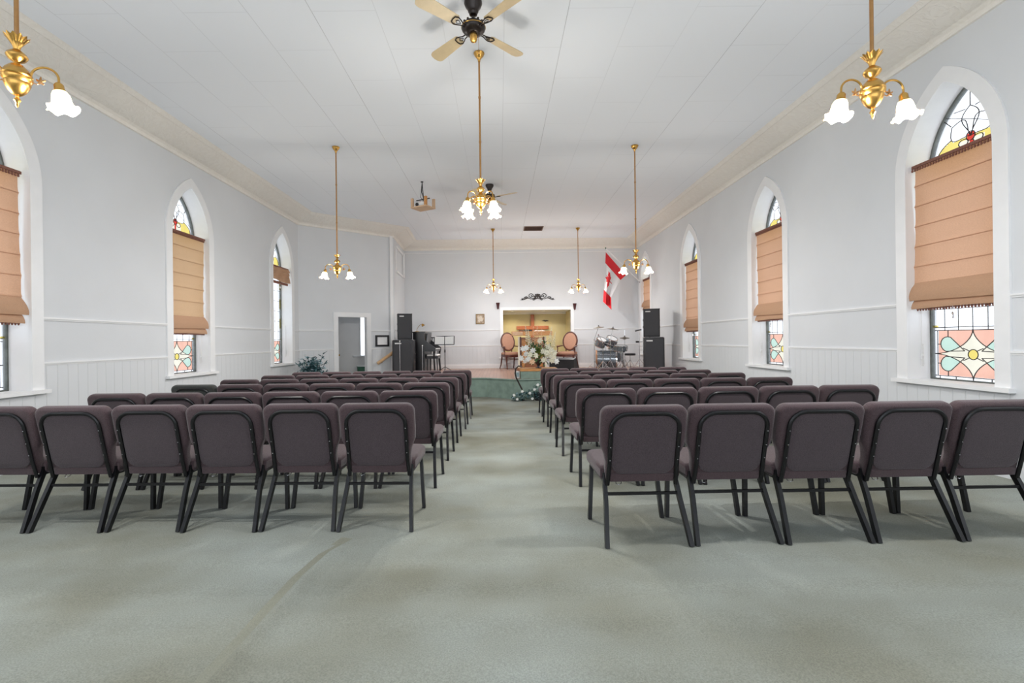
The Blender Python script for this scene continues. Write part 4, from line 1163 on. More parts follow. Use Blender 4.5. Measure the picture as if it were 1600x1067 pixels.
# ------------------------------------------------------------------ ceiling fans
def make_fan(x, y, rot, label):
    root = thing('ceiling_fan', (x, y, ZC), label, 'ceiling fan', 0, 'ceiling fans')
    mb = MB(); mb.lathe([(.082, -.001), (.084, -.02), (.072, -.05), (.05, -.08), (.048, -.095), (.042, -.1), (.036, -.125), (.02, -.135)], (0, 0, 0), 28); mb.build('canopy', M['bronze'], root)
    mb = MB(); mb.lathe([(.013, -.12), (.013, -.20)], (0, 0, 0), 12); mb.build('downrod', M['bronze'], root)
    mb = MB(); mb.lathe([(.02, -.185), (.05, -.2), (.085, -.205), (.108, -.225), (.112, -.245), (.108, -.262), (.09, -.285), (.06, -.3), (.04, -.305)], (0, 0, 0), 32)
    for k in range(12):
        a = 2 * PI * k / 12; mb.ball((.092 * math.cos(a), .092 * math.sin(a), -.207), .012, 6)
    mt = mb.build('motor_housing', M['bronze'], root)
    mb = MB(); mb.lathe([(.1125, -.240), (.115, -.243), (.1125, -.247)], (0, 0, 0), 32, cap=False); mb.build('trim_band', M['brass'], mt)
    mb = MB(); mb.lathe([(.034, -.30), (.036, -.31), (.033, -.355), (.025, -.37), (.012, -.374)], (0, 0, 0), 24); mb.build('switch_cup', M['brass'], root)
    mb = MB(); mb.tube([(.042, .01, -.3), (.046, .012, -.36), (.046, .012, -.46)], .0013, 5); mb.ball((.046, .012, -.465), .007, 8); mb.build('pull_chain', M['brass_rod'], root)
    zb = -.268
    for k in range(4):
        a = rot + PI / 2 * k; R = Matrix.Rotation(a, 3, 'Z') @ Matrix.Rotation(math.radians(12), 3, 'X')
        # scrolled iron
        mb = MB()
        f = lambda u_, v_, w_=0: R @ Vector((u_, v_, w_)) + Vector((0, 0, zb))
        mb.tube([f(.09, -.012), f(.14, -.016), f(.17, -.03), f(.205, -.042), f(.235, -.03), f(.24, 0)], .0055, 6)
        mb.tube([f(.09, .012), f(.14, .016), f(.17, .03), f(.205, .042), f(.235, .03), f(.24, 0)], .0055, 6)
        mb.tube([f(.15, 0), f(.185, -.018), f(.205, 0), f(.185, .018), f(.15, 0)], .004, 6)
        mb.build('blade_iron', M['bronze'], root)
        w0_, w1_ = .052, .068
        o = [(.19, -w0_ + .015), (.205, -w0_), (.56, -w1_)]
        for q in range(7):
            t = -PI / 2 + PI * q / 6; o.append((.585 + .035 * math.cos(t), w1_ * .93 * math.sin(t)))
        o += [(.56, w1_), (.205, w0_), (.19, w0_ - .015)]
        mb = MB(); mb.prism(o, lambda u_, v_, w_: f(u_, v_, w_ + .006), .007); mb.build('blade', M['blade'], root, smooth=False)
    return root
make_fan(-.21, 4.48, math.radians(43), 'near ceiling fan with cream blades at the top of the photo')
make_fan(-.17, 9.75, math.radians(-30), 'far ceiling fan half hidden behind the central chandelier')

# ------------------------------------------------------------------ projector in its hanging wooden tray
pz = at(661, 318, 9.5)
rt = thing('ceiling_projector', (pz.x, 9.5, pz.z - .09), 'white projector in a plywood tray hung from the ceiling on cables', 'projector', math.radians(-30))
mb = MB(); mb.box((0, 0, 0), (.38, .30, .022)); mb.build('tray', M['ply'], rt, smooth=False)
for sx in (-1, 1):
    for sy in (-1, 1):
        mb = MB(); mb.box((sx * .165, sy * .125, .095), (.05, .04, .17)); mb.build('corner_post', M['oak'] if sx * sy < 0 else M['ply'], rt, smooth=False)
mb = MB(); mb.pad(rrect(.26, .20, .02, 3), XY, .085, .01, k=2)
for i in range(len(mb.v)): x_, y_, z_ = mb.v[i]; mb.v[i] = (x_, y_, z_ + .014)
pj = mb.build('projector_body', M['plywhite'], rt)
mb = MB(); mb.lathe([(.032, 0), (.034, .02), (.026, .022), (.001, .012)], (-.06, -.1, .055), 16, R=Matrix.Rotation(PI / 2, 3, 'X')); mb.build('lens', M['blackp'], pj)
mb = MB(); top = Vector((-.02, 0, ZC - pz.z + .09)); mb.tube([(0, 0, .10), (.01, 0, .22), top], .008, 6); mb.lathe([(.028, 0), (.028, -.012), (.01, -.02)], top, 12)
mb.box((0, 0, .17), (.33, .02, .015)); mb.box((-.165, -.1, .12), (.014, .014, .12)); mb.build('hanger', M['blackp'], rt)
mb = MB(); 
for j, (a, b) in enumerate(((.03, .02), (-.05, .05), (.08, -.03))):
    mb.tube([top + Vector((0, 0, -.01)), Vector((-.06 + a * .5, b, top.z * .62)), Vector((-.05 + a, b, .24)), Vector((.03 + a, b - .02, .16)), Vector((.09 + a, b - .05, .12)), Vector((.02 + a, b - .06, .09)), Vector((-.06, -.05, .10))], .0055, 6)
mb.build('cables', M['blackp'], rt)

# ceiling vent
rt = thing('ceiling_vent', (.98, 13.60, ZC), 'brown louvred vent in the ceiling near the platform', 'vent', 0)
mb = MB()
for y_ in (-.25, .25): mb.box((0, y_, -.006), (.54, .03, .012))
for x_ in (-.255, .255): mb.box((x_, 0, -.006), (.03, .50, .012))
mb.build('frame', M['vent'], rt, smooth=False)
mb = MB(); mb.box((0, 0, -.002), (.5, .48, .004)); mb.build('duct_backing', M['ventdark'], rt, smooth=False)
mb = MB()
for k in range(12): mb.box((0, -.22 + k * .04, -.009), (.5, .026, .003), rx=math.radians(35))
mb.build('louvres', M['vent'], rt, smooth=False)

# ------------------------------------------------------------------ wall things
# iron scroll over the recess
p = at(840, 464, YF - .02)
mb = MB()
def spiral(cx, cz, r0, r1, a0, turns, flip=1, n=26):
    return [Vector((p.x + flip * (cx + (r0 + (r1 - r0) * t / n) * math.cos(a0 + turns * 2 * PI * t / n)), p.y - .004, p.z + cz + (r0 + (r1 - r0) * t / n) * math.sin(a0 + turns * 2 * PI * t / n))) for t in range(n + 1)]
for fl in (-1, 1):
    mb.tube(spiral(.215, .035, .085, .02, PI, -1.2, fl), .011, 5)
    mb.tube([Vector((p.x + fl * a, p.y - .004, p.z + b)) for a, b in ((.02, -.06), (.08, -.03), (.15, -.05), (.22, -.06), (.30, -.03), (.38, -.055), (.47, -.085), (.55, -.09))], [.012] * 7 + [.004], 5)
    mb.tube(spiral(.38, -.03, .045, .012, 0, 1.1, fl), .010, 5)
    mb.tube([Vector((p.x + fl * a, p.y - .004, p.z + b)) for a, b in ((.30, -.02), (.36, .02), (.44, -.04), (.52, -.085))], .009, 5)
    mb.tube(spiral(.08, .02, .05, .012, PI * .5, 1.3, fl), .010, 5)
    mb.tube(spiral(.12, -.07, .035, .01, 0, -1.1, fl), .009, 5)
    mb.tube([Vector((p.x + fl * a, p.y - .004, p.z + b)) for a, b in ((.0, .03), (.07, .005), (.15, .01), (.2, .05))], .009, 5)
    for a, b, dx in ((.03, .06, .05), (.46, -.075, .05), (.06, -.08, .03)):
        mb.leaf((p.x + fl * a, p.y - .012, p.z + b), (fl * dx, 0, .03), .07, .022, up=Vector((0, -1, 0)))
mb.tube([Vector((p.x, p.y - .004, p.z + b)) for b in (-.06, .0, .05, .11)], [.012, .02, .014, .004], 6)
for a in (-.6, -.3, 0, .3, .6): mb.leaf((p.x, p.y - .012, p.z + .03), (math.sin(a), 0, math.cos(a)), .085, .02, up=Vector((0, -1, 0)))
tag(mb.build('iron_scroll_ornament', M['iron']), 'black wrought iron scroll ornament on the wall above the recess', 'wall ornament')
# wall brackets
for u, v, w in ((778, 478, 'left'), (898, 479, 'right')):
    q = at(u, v, YF - .05)
    mb = MB(); mb.lathe([(.018, -.10), (.03, -.085), (.032, -.06), (.045, .02), (.058, .085), (.066, .10), (.001, .10)], (q.x, q.y, q.z), 12)
    mb.box((q.x, q.y + .035, q.z + .0), (.05, .03, .17))
    tag(mb.build('wall_bracket', M['oxblood'], angle=30), 'small oxblood tapered wall bracket above the %s corner of the recess' % w, 'wall bracket', 'wall brackets beside the recess')
# gold framed picture
q = at(750.3, 498.3, YF - .0)
def picture(name, q, w, h, fw, fm, im, label, R=None, mat_w=0, t=.03, extra=None):
    R = R or Matrix.Identity(3)
    rt = thing(name, q, label, 'picture')
    f = lambda a, b, c: R @ Vector((a, -c, b))
    mb = MB()
    for x0, x1, z0, z1 in ((-w / 2, w / 2, h / 2 - fw, h / 2), (-w / 2, w / 2, -h / 2, -h / 2 + fw), (-w / 2, -w / 2 + fw, -h / 2 + fw, h / 2 - fw), (w / 2 - fw, w / 2, -h / 2 + fw, h / 2 - fw)):
        mb.prism([(x0, z0), (x1, z0), (x1, z1), (x0, z1)], f, t)
    mb.build('frame', fm, rt, smooth=False)
    mb = MB(); mb.prism([(-w / 2 + fw, -h / 2 + fw), (w / 2 - fw, -h / 2 + fw), (w / 2 - fw, h / 2 - fw), (-w / 2 + fw, h / 2 - fw)], f, t * .45); mb.build('image', im, rt, smooth=False)
    if extra: extra(f, rt)
    return rt
def blots(f, rt):
    mb = MB()
    for a, b, w, h in ((-.01, .03, .075, .05), (.03, -.03, .06, .05), (-.035, -.055, .04, .04), (.015, .065, .04, .03)):
        mb.prism([(a + w * math.cos(t), b + h * math.sin(t)) for t in [2 * PI * i / 12 for i in range(12)]], f, .0145 + .0004 * len(mb.v) / 24)
    mb.build('pale_figures', mat('pale_paint', (.60, .53, .44), .7), rt, smooth=False)
picture('framed_picture', q, .275, .315, .028, M['gold'], M['canvas'], 'small gold-framed picture on the front wall left of the recess', extra=blots)
# black framed picture on the slanted wall
s_, z_ = on_diag(597, 532.5)
q = frD(s_, z_, -.001)
picture('framed_picture', q, .40, .31, .05, M['blackp'], M['trim'], 'black-framed document on the slanted wall right of the doorway', R=Matrix.Rotation(ang, 3, 'Z'), t=.03)
# pine handrail
sa, za = on_diag(588, 568); sb, zb_ = on_diag(618, 546.5)
rt = thing('handrail', frD(sa, za, -.07), 'short sloping pine handrail on the slanted wall beside the speakers', 'handrail')
o0 = frD(sa, za, -.07)
mb = MB(); mb.tube([Vector((0, 0, 0)), frD(sb, zb_, -.07) - o0], .034, 10, flat=(.8, 1.25)); mb.build('rail', M['rail'], rt)
for t in (.25, .75):
    s_, z_ = sa + (sb - sa) * t, za + (zb_ - za) * t
    mb = MB(); mb.tube([frD(s_, z_ - .03, -.07) - o0, frD(s_, z_ - .07, -.05) - o0, frD(s_, z_ - .08, -.002) - o0], .008, 6); mb.build('bracket', M['brass'], rt)

# flag on a wall pole
tip, foot_ = at(946.5, 388.5, 14.35), Vector((XR - .004, 15.12, 0)); foot_.z = CH + ray(1001, 441)[1] * 15.12
rt = thing('flag', foot_, 'red and white maple leaf flag draped from a slanting white pole', 'flag')
mb = MB(); mb.tube([Vector((0, 0, 0)), tip - foot_], .013, 8); mb.build('pole', M['trim'], rt)
mb = MB(); mb.lathe([(.001, .05), (.012, .035), (.018, .015), (.012, 0), (.016, -.012)], tip - foot_, 10); mb.build('finial', M['green_tin'], rt)
mb = MB(); mb.lathe([(.03, 0), (.03, .02), (.016, .05)], (0, 0, 0), 12, R=(tip - foot_).to_track_quat('Z', 'Y').to_matrix()); mb.build('pole_socket', M['steel'], rt)
LEAF = [(0, 1.0), (.14, .68), (.36, .78), (.26, .36), (.52, .52), (.60, .36), (.92, .40), (.80, .14), (.94, .06), (.52, -.26), (.56, -.42), (.05, -.36), (.05, -.80), (-.05, -.80), (-.05, -.36), (-.56, -.42), (-.52, -.26), (-.94, .06), (-.80, .14), (-.92, .40), (-.60, .36), (-.52, .52), (-.26, .36), (-.36, .78), (-.14, .68)]
def inpoly(x, y, P_):
    c = False; j = len(P_) - 1
    for i in range(len(P_)):
        if (P_[i][1] > y) != (P_[j][1] > y) and x < (P_[j][0] - P_[i][0]) * (y - P_[i][1]) / (P_[j][1] - P_[i][1]) + P_[i][0]: c = not c
        j = i
    return c
# hoist edge along the pole; the cloth hangs down and gathers towards the lower end
Fw = at
K = [(0, (946.5, 394), (978, 430)), (.25, (945.8, 411), (969.5, 437.5)), (.5, (945.0, 432), (963, 450)), (.75, (943.5, 452.5), (955.0, 465)), (1, (942.0, 471), (955.5, 484))]
NU, NV = 48, 96
vs = []
for j in range(NV + 1):
    v_ = j / NV
    for a_, b_ in zip(K, K[1:]):
        if v_ <= b_[0] + 1e-6: break
    t = (v_ - a_[0]) / .25
    L0 = Vector(a_[1]).lerp(Vector(b_[1]), t); L1 = Vector(a_[2]).lerp(Vector(b_[2]), t)
    for i in range(NU + 1):
        u_ = i / NU
        # S-curve at the gathered end: the cloth folds over itself
        g_ = max(0, v_ - .25)
        uu = u_ + .16 * g_ * math.sin(u_ * 3 * PI)
        px = L0.lerp(L1, uu)
        dep = 14.42 + .32 * u_ * (1 - .55 * v_) + .09 * v_ * math.sin(u_ * 3.2 * PI + v_ * 2) + .015 * math.sin(v_ * 9 + u_ * 5)
        vs.append(Fw(px.x, px.y, dep) - foot_)
fs = []; ms = []
for j in range(NV):
    for i in range(NU):
        fs.append((j * (NU + 1) + i, j * (NU + 1) + i + 1, (j + 1) * (NU + 1) + i + 1, (j + 1) * (NU + 1) + i))
        v_, u_ = (j + .5) / NV, (i + .5) / NU
        red = v_ < .25 or v_ > .75 or inpoly((v_ - .5) * 5.2, -(u_ - .36) * 3.0, [(b, a) for a, b in LEAF] if False else LEAF)
        ms.append(0 if red else 1)
mb = MB(); mb.add(vs, fs); mb.m = ms
mb.build('cloth', [M['flagred'], M['flagwhite']], rt, angle=80)

# ------------------------------------------------------------------ things on the platform
def V3(a, b, c): return Vector((a, b, c))
# pulpit
px0 = at(831, 560, 14.1).x
rt = thing('pulpit', (px0, 14.1, STG), 'wide wooden pulpit with pale oak top behind the flowers', 'pulpit')
mb = MB(); mb.box((0, 0, .04), (.86, .52, .08)); mb.build('base', M['walnut'], rt, smooth=False)
mb = MB(); mb.box((0, .02, .52), (.70, .40, .88)); mb.build('body', M['walnut'], rt, smooth=False)
for sx in (-1, 1):
    mb = MB(); mb.box((sx * .385, -.2, .53), (.045, .045, .90)); mb.build('pale_post', M['petal'], rt, smooth=False)
    mb = MB(); mb.box((sx * .335, -.20, .53), (.035, .035, .90)); mb.build('dark_post', M['mahogany'], rt, smooth=False)
mb = MB(); mb.prism([(-.30, .9), (-.05, .9), (-.22, .12), (-.30, .12)], lambda a, b, c: V3(a, -.185 - c, b), .02)
mb.prism([(.30, .9), (.05, .9), (.22, .12), (.30, .12)], lambda a, b, c: V3(a, -.185 - c, b), .02)
mb.build('inlaid_panel', M['oak'], rt, smooth=False)
mb = MB(); mb.box((0, 0, 1.075), (1.16, .56, .12)); mb.build('top', M['oak'], rt, smooth=False)
mb = MB(); mb.box((-.42, -.283, 1.075), (.30, .006, .10)); mb.build('pale_top_panel', M['ply'], rt, smooth=False)
bz = STG + 1.135
mb = MB(); mb.pad(rrect(.22, .30, .01, 2), lambda a, b, c: V3(px0 - .10 + a, 14.10 + b * .9, bz + c), .05, .008, k=2)
tag(mb.build('book', M['blackp']), 'thick black closed book lying on the pulpit top', 'book')
mb = MB(); mb.pad(rrect(.14, .24, .01, 2), lambda a, b, c: V3(px0 - .30 + a, 14.12 + b * .9, bz + c), .035, .008, k=2)
tag(mb.build('book', M['mahogany']), 'dark red-brown book left of the black book on the pulpit', 'book')
mb = MB(); o = [(-.16, 0), (-.08, .035), (0, .008), (.08, .035), (.16, 0)]
mb.prism(o + [(.17, -.006), (-.17, -.006)], lambda a, b, c: V3(px0 + .22 + a, 13.98 + c, bz + .008 + b), .24)
tag(mb.build('open_book', M['paper'], smooth=False), 'white open book on the right of the pulpit top', 'book')

# oval-backed armchairs
def oval_chair(x, y, rz, label):
    root = thing('oval_back_armchair', (x, y, STG), label, 'armchair', rz, 'oval-backed armchairs on the platform')
    # front of the chair faces local -Y
    lean = V3(0, .16, 1).normalized(); nb = V3(0, 1, -.16).normalized()
    c0 = V3(0, .245, .835)
    f = lambda a, b, c: c0 + V3(a, 0, 0) + lean * b + nb * c
    ov = [(.205 * math.cos(t), .262 * math.sin(t)) for t in [2 * PI * i / 32 for i in range(32)]]
    mb = MB(); mb.pad(ov, lambda a, b, c: f(a, b, c - .03), .055, .02, k=3, bulge=.015); mb.build('back_pad', M['peach'], root, angle=70)
    mb = MB(); mb.tube([f(a * 1.11, b * 1.08, 0) for a, b in ov], .021, 8, closed=True); mb.build('back_frame', M['mahogany'], root)
    so = [(-.24, .22), (-.29, -.20), (-.2, -.27), (0, -.285), (.2, -.27), (.29, -.20), (.24, .22)]
    mb = MB(); mb.pad(so, lambda a, b, c: V3(a, b, .42 + c), .09, .03, k=3, bulge=.02); mb.build('seat', M['peach'], root, angle=70)
    mb = MB(); n_ = len(so)
    ri = [V3(a * 1.02, b * 1.02, z) for z in (.365, .43) for a, b in so]
    mb.add(ri, [(i, (i + 1) % n_, (i + 1) % n_ + n_, i + n_) for i in range(n_)] + [tuple(range(n_))]); mb.build('apron', M['mahogany'], root)
    for sx in (-1, 1):
        mb = MB(); mb.tube([(sx * .27, -.235, .42), (sx * .275, -.245, .33), (sx * .265, -.25, .15), (sx * .262, -.26, .0)], [.024, .026, .018, .013], 8); mb.build('leg', M['mahogany'], root)
        mb = MB(); mb.tube([(sx * .21, .22, .45), (sx * .215, .235, .30), (sx * .225, .28, .12), (sx * .24, .34, .0)], [.022, .022, .018, .014], 8); mb.build('leg', M['mahogany'], root)
        mb = MB(); mb.tube([(sx * .12, .245, .44), (sx * .13, .232, .54), (sx * .14, .242, .60)], .017, 8); mb.build('back_support', M['mahogany'], root)
        arm = MB(); arm.tube([(sx * .225, .225, .70), (sx * .265, .10, .69), (sx * .285, -.05, .675), (sx * .285, -.14, .68), (sx * .275, -.155, .655)], [.017, .018, .02, .021, .017], 8)
        arm.tube([(sx * .28, -.13, .67), (sx * .275, -.10, .60), (sx * .285, -.15, .50), (sx * .285, -.17, .40)], [.016, .015, .018, .02], 8)
        a_ = arm.build('armrest', M['mahogany'], root)
        mb = MB(); mb.pad(rrect(.045, .16, .015, 3), lambda a, b, c: V3(sx * .278 + a, -.04 + b, .688 + c), .022, .009, k=2); mb.build('arm_pad', M['peach'], a_)
    return root
q = at(801, 573, 14.95); oval_chair(q.x - .04, 14.95, math.radians(24), 'oval-backed peach armchair left of the pulpit')
q = at(886, 573, 14.8); oval_chair(q.x + .02, 14.8, math.radians(-28), 'oval-backed peach armchair right of the pulpit')

# plinth with wooden top on the platform edge
fx = at(841, 570, 11.35).x
q0 = at(814, 590, 11.0).x
mb = MB(); mb.box(((q0 + 1.30) / 2, 11.32, STG + .10), (1.30 - q0, .62, .20)); rt = thing('flower_plinth', ((q0 + 1.3) / 2, 11.32, STG), 'green carpeted plinth with an oak top at the platform edge', 'plinth')
mb = MB(); mb.box((0, 0, .085), (1.30 - q0, .62, .17)); mb.build('carpeted_base', M['green_carpet'], rt, smooth=False)
mb = MB(); mb.box((0, 0, .20), (1.33 - q0, .66, .055)); mb.build('top', M['oak'], rt, smooth=False)
mb = MB(); mb.box((0, -.305, .18), (1.28 - q0, .014, .018)); mb.build('edge_bead', M['rail'], rt, smooth=False)
PT = STG + .2275
# flower arrangement
rt = thing('flower_arrangement', (fx, 11.28, PT), 'large arrangement of cream and white flowers in a dark urn in front of the pulpit', 'flowers')
mb = MB(); mb.lathe([(.07, 0), (.075, .012), (.03, .03), (.028, .055), (.07, .10), (.095, .16), (.10, .20), (.085, .20), (.07, .15)], (0, 0, 0), 24, cap=False); mb.lathe([(.001, .002), (.07, .002)], (0, 0, 0), 24); mb.build('urn', M['pot'], rt)
rnd = random.Random(5)
mb = MB()
for i in range(340):
    a = rnd.uniform(0, 2 * PI); el = rnd.uniform(-.45, 1.45); r = rnd.uniform(.08, .42) * (1 - .25 * max(0, el - .9))
    d = V3(math.cos(a) * math.cos(el), math.sin(a) * math.cos(el) * .6, math.sin(el))
    p_ = V3(0, 0, .24) + d * r
    mb.leaf(p_, d + V3(rnd.uniform(-.7, .7), rnd.uniform(-.7, .7), rnd.uniform(-.4, .6)), rnd.uniform(.06, .13), rnd.uniform(.014, .028), 0)
for i in range(190):
    a = rnd.uniform(0, 2 * PI); r = rnd.uniform(.02, .22)
    p_ = V3(-.03 + math.cos(a) * r, -.12 + math.sin(a) * r * .4, .36 + rnd.uniform(-.1, .1))
    mb.leaf(p_, V3(rnd.uniform(-1, 1), -.6, rnd.uniform(-.2, 1)), rnd.uniform(.04, .09), .02, 1)
for i in range(22):
    a = rnd.uniform(-1.2, 1.2); mb.tube([(0, 0, .18), (math.sin(a) * .18, -.03, .18 + .2 * math.cos(a)), (math.sin(a) * .40, -.05, .2 + .42 * math.cos(a))], .003, 5)
mb.build('foliage', [M['leaf'], M['leaf_lime']], rt, smooth=False)
def bloom(p_, r, m, parent, kind=0):
    mb = MB()
    if kind == 0:
        for k, (nn_, rr_, tl) in enumerate(((7, 1.0, .25), (6, .75, .7), (4, .45, 1.1))):
            for j in range(nn_):
                a = 2 * PI * (j + .5 * k) / nn_
                d = V3(math.cos(a) * math.cos(tl), -math.sin(tl), math.sin(a) * math.cos(tl))
                mb.leaf((0, 0, 0), d, r * rr_ * 1.15, r * .42, up=V3(0, -1, 0), fold=-.3)
        mb.ball((0, -r * .25, 0), r * .3, 8)
    else:     # spike
        for k in range(14):
            z = k * r * .42; s_ = 1 - k / 16
            for j in range(3):
                a = j * 2.1 + k; mb.leaf((0, 0, z), V3(math.cos(a), math.sin(a) - .4, .5), r * 1.0 * s_ + .012, r * .42 * s_ + .008)
        mb.tube([(0, 0, -r), (0, 0, r * 6)], .004, 5)
    o_ = mb.build('flower', m, parent, smooth=False); o_.location = p_; return o_
BL = [(.08, .26, 'petal', 0), (.24, .16, 'petal', 0), (-.14, .28, 'petal_w', 0), (.30, .04, 'petal', 0), (-.32, .04, 'petal_w', 0), (-.25, .48, 'petal', 1), (-.03, .50, 'petal_p', 1), (.25, .46, 'petal', 1), (.32, .34, 'petal', 1), (-.10, .46, 'petal_p', 1), (-.20, .40, 'petal', 1), (.05, .40, 'petal_p', 1),
      (.20, .36, 'petal', 0), (.28, .28, 'petal', 0), (.17, .22, 'petal', 0), (-.08, .16, 'petal', 0), (-.30, .20, 'petal_w', 0), (-.36, .32, 'petal_w', 0), (-.24, .08, 'petal_w', 0),
      (.10, .06, 'petal', 0), (-.16, .02, 'petal_p', 0), (.34, .12, 'petal', 0), (.40, .02, 'petal_w', 0), (-.40, .10, 'petal_w', 0), (.02, .50, 'petal', 0), (-.28, .34, 'petal_w', 0), (.36, .22, 'petal', 0), (-.20, .18, 'petal', 0)]
for i, (a, b, m_, k_) in enumerate(BL):
    o_ = bloom(V3(a, -.24 + abs(a) * .3, b + .14), .075 if not k_ else .062, M[m_], rt, k_)
    if not k_: o_.rotation_euler = (rnd.uniform(-.3, .5), 0, rnd.uniform(-.6, .6)); o_.scale = (1.15,) * 3 if i in (7, 9, 10) else (.95,) * 3
    else: o_.rotation_euler = (0, a * .6, 0)
# trailing white-flowered ivy on the floor in front of the platform
q = at(831, 618, 10.7)
rt = thing('trailing_plant', (q.x, 10.72, zf(10.7)), 'leafy trailing plant with white flowers on the floor against the platform', 'potted plant')
mb = MB(); mb.lathe([(.09, 0), (.12, .16), (.125, .17), (.11, .17), (.085, .02)], (.16, .02, 0), 18, cap=False); mb.lathe([(.001, .01), (.09, .012)], (.16, .02, 0), 16); mb.build('pot', M['pot'], rt)
mb = MB(); rnd = random.Random(11)
for i in range(260):
    s_ = rnd.random(); x = -.46 + .9 * s_; top = .10 + .36 * s_ ** 1.2
    p_ = V3(x, rnd.uniform(-.16, .08), rnd.uniform(.02, top)); mb.leaf(p_, (rnd.uniform(-1, 1), rnd.uniform(-1, .3), rnd.uniform(-.4, .8)), rnd.uniform(.05, .09), .024, 0 if rnd.random() < .78 else 1)
for i in range(7): mb.tube([(.16, .02, .14), (.0 - i * .05, -.04, .26 - i * .02), (-.15 - i * .05, -.06, .05 + i * .012)], .004, 5)
mb.build('foliage', [M['leaf_teal'], M['leaf_pale']], rt, smooth=False)
for a, b in ((-.40, .14), (-.33, .05), (-.22, .22), (-.05, .18), (.0, .06), (.12, .36), (.2, .3), (.27, .12), (.05, .26), (.33, .4)):
    bloom(V3(a, -.17, b), .032, M['petal_w'], rt)
# curved dark rail dropping from the platform edge, with an unidentified pale block, no lamp, beside it
rt = thing('curved_handrail', (at(811, 571, 11.2).x, 11.2, STG), 'slim dark curved rail at the platform edge left of the flowers', 'handrail')
O = V3(at(811, 571, 11.2).x, 11.2, STG)
pp = [at(815, 573, 11.2), at(809.5, 571.5, 11.1), at(806, 576, 11.0), at(805, 583, 10.9), at(806.5, 590, 10.84), at(811, 599, 10.76), at(816, 609, 10.7)]
mb = MB(); mb.tube([x - O for x in pp], .018, 8); mb.build('rail', M['bronze'], rt)
mb = MB(); e = pp[-1] - O; mb.tube([e, V3(e.x, e.y, zf(10.7) - STG + .005)], .012, 8); mb.lathe([(.05, 0), (.05, .01), (.015, .02)], V3(e.x, e.y, zf(10.7) - STG), 14); mb.build('foot', M['bronze'], rt)
q = at(808, 588, 11.15)
rt = thing('pale_edge_block', (q.x, 11.17, STG), 'small pale grey and blue block at the platform edge beside the curved rail', 'cuboid')
mb = MB(); mb.pad(rrect(.12, .12, .02, 3), XY, .17, .012, k=2); mb.build('body', M['plywhite'], rt)
mb = MB(); mb.pad(rrect(.09, .10, .01, 3, 0, .09), lambda a, b, c: V3(a, -.058 - c, b), .006, .002, k=1); mb.build('front_panel', M['leaf_pale'], rt)

# stage monitor wedge
q = at(882, 571, 12.2)
rt = thing('stage_monitor', (q.x, 12.2, STG), 'black wedge stage monitor lying in front of the right armchair', 'loudspeaker', math.radians(-28)); rt.scale = (1.2, 1.2, 1.3)
mb = MB(); mb.prism([(-.19, 0), (.19, 0), (.16, .10), (-.05, .33), (-.17, .30)], lambda a, b, c: V3(-.27 + c, a, b), .54); mb.build('cabinet', M['blackp'], rt, smooth=False)
mb = MB(); d_ = V3(0, .16 + .05, .10 - .33).normalized(); 
mb.prism([(-.24, .01), (.24, .01), (.24, .28), (-.24, .28)], lambda a, b, c: V3(a, -.155, .315) + V3(0, .325, -.215).normalized() * 0 + V3(0, b * .0, 0) + V3(0, 0, 0) + V3(0, 0, 0) if False else V3(a, -.05 + b * .675, .335 - b * .74) + V3(0, .74, .675) * c, .008)
mb.build('grille', M['grille'], rt, smooth=False)

# loudspeakers
def speaker(x, y, z, w, d, h, rz, label, knobs=1, group='loudspeaker stacks'):
    root = thing('loudspeaker', (x, y, z), label, 'loudspeaker', rz, group)
    mb = MB(); mb.pad(rrect(w, d, .018, 3), XY, h, .012, k=2); mb.build('cabinet', M['blackp'], root)
    mb = MB(); mb.pad(rrect(w * .86, h * .90, .012, 2, 0, h * .49), lambda a, b, c: V3(a, -d / 2 - .001 - c, b), .012, .004, k=2); mb.build('grille', M['grille'], root)
    mb = MB(); mb.pad(rrect(w * .30, h * .035, .003, 2, -w * .22, h * .90), lambda a, b, c: V3(a, -d / 2 - .014 - c, b), .004, .001, k=1); mb.build('badge', M['plywhite'], root)
    for sx in (-1, 1):
        for zz in (.36, .60):
            mb = MB(); mb.lathe([(.028, 0), (.03, .006), (.02, .012)], (sx * w / 2, 0, h * zz), 12, R=Matrix.Rotation(sx * PI / 2, 3, 'Y')); mb.build('side_knob', M['steel'], root)
    mb = MB()
    for sx in (-1, 1):
        for sy in (-1, 1): mb.ball((sx * (w / 2 - .012), sy * (d / 2 - .012), h - .012), .017, 8)
    mb.build('corner_caps', M['chrome'] if knobs else M['blackp'], root)
    return root
q = at(632.5, 570, 13.0)
ytop = at(632, 531, 13.0).z
speaker(q.x, 12.93, STG, .56, .46, ytop - STG, math.radians(4), 'lower black loudspeaker of the left stack, beside the piano')
q = at(633.3, 531, 13.0); z2 = at(633, 491, 13.0).z
speaker(q.x, 12.93, ytop + .004, .38, .36, z2 - ytop, math.radians(14), 'upper black loudspeaker of the left stack, beside the piano', 0)
q = at(1024.5, 570, 12.2); ytop = at(1024, 526.5, 12.2).z
speaker(q.x, 12.35, STG, .50, .44, ytop - STG, math.radians(-14), 'lower black loudspeaker of the right stack, beside the drums')
q = at(1021, 526, 12.2); z2 = at(1021, 482.5, 12.2).z
speaker(q.x, 12.35, ytop + .004, .40, .38, z2 - ytop, math.radians(-16), 'upper black loudspeaker of the right stack, in front of the far window', 0)

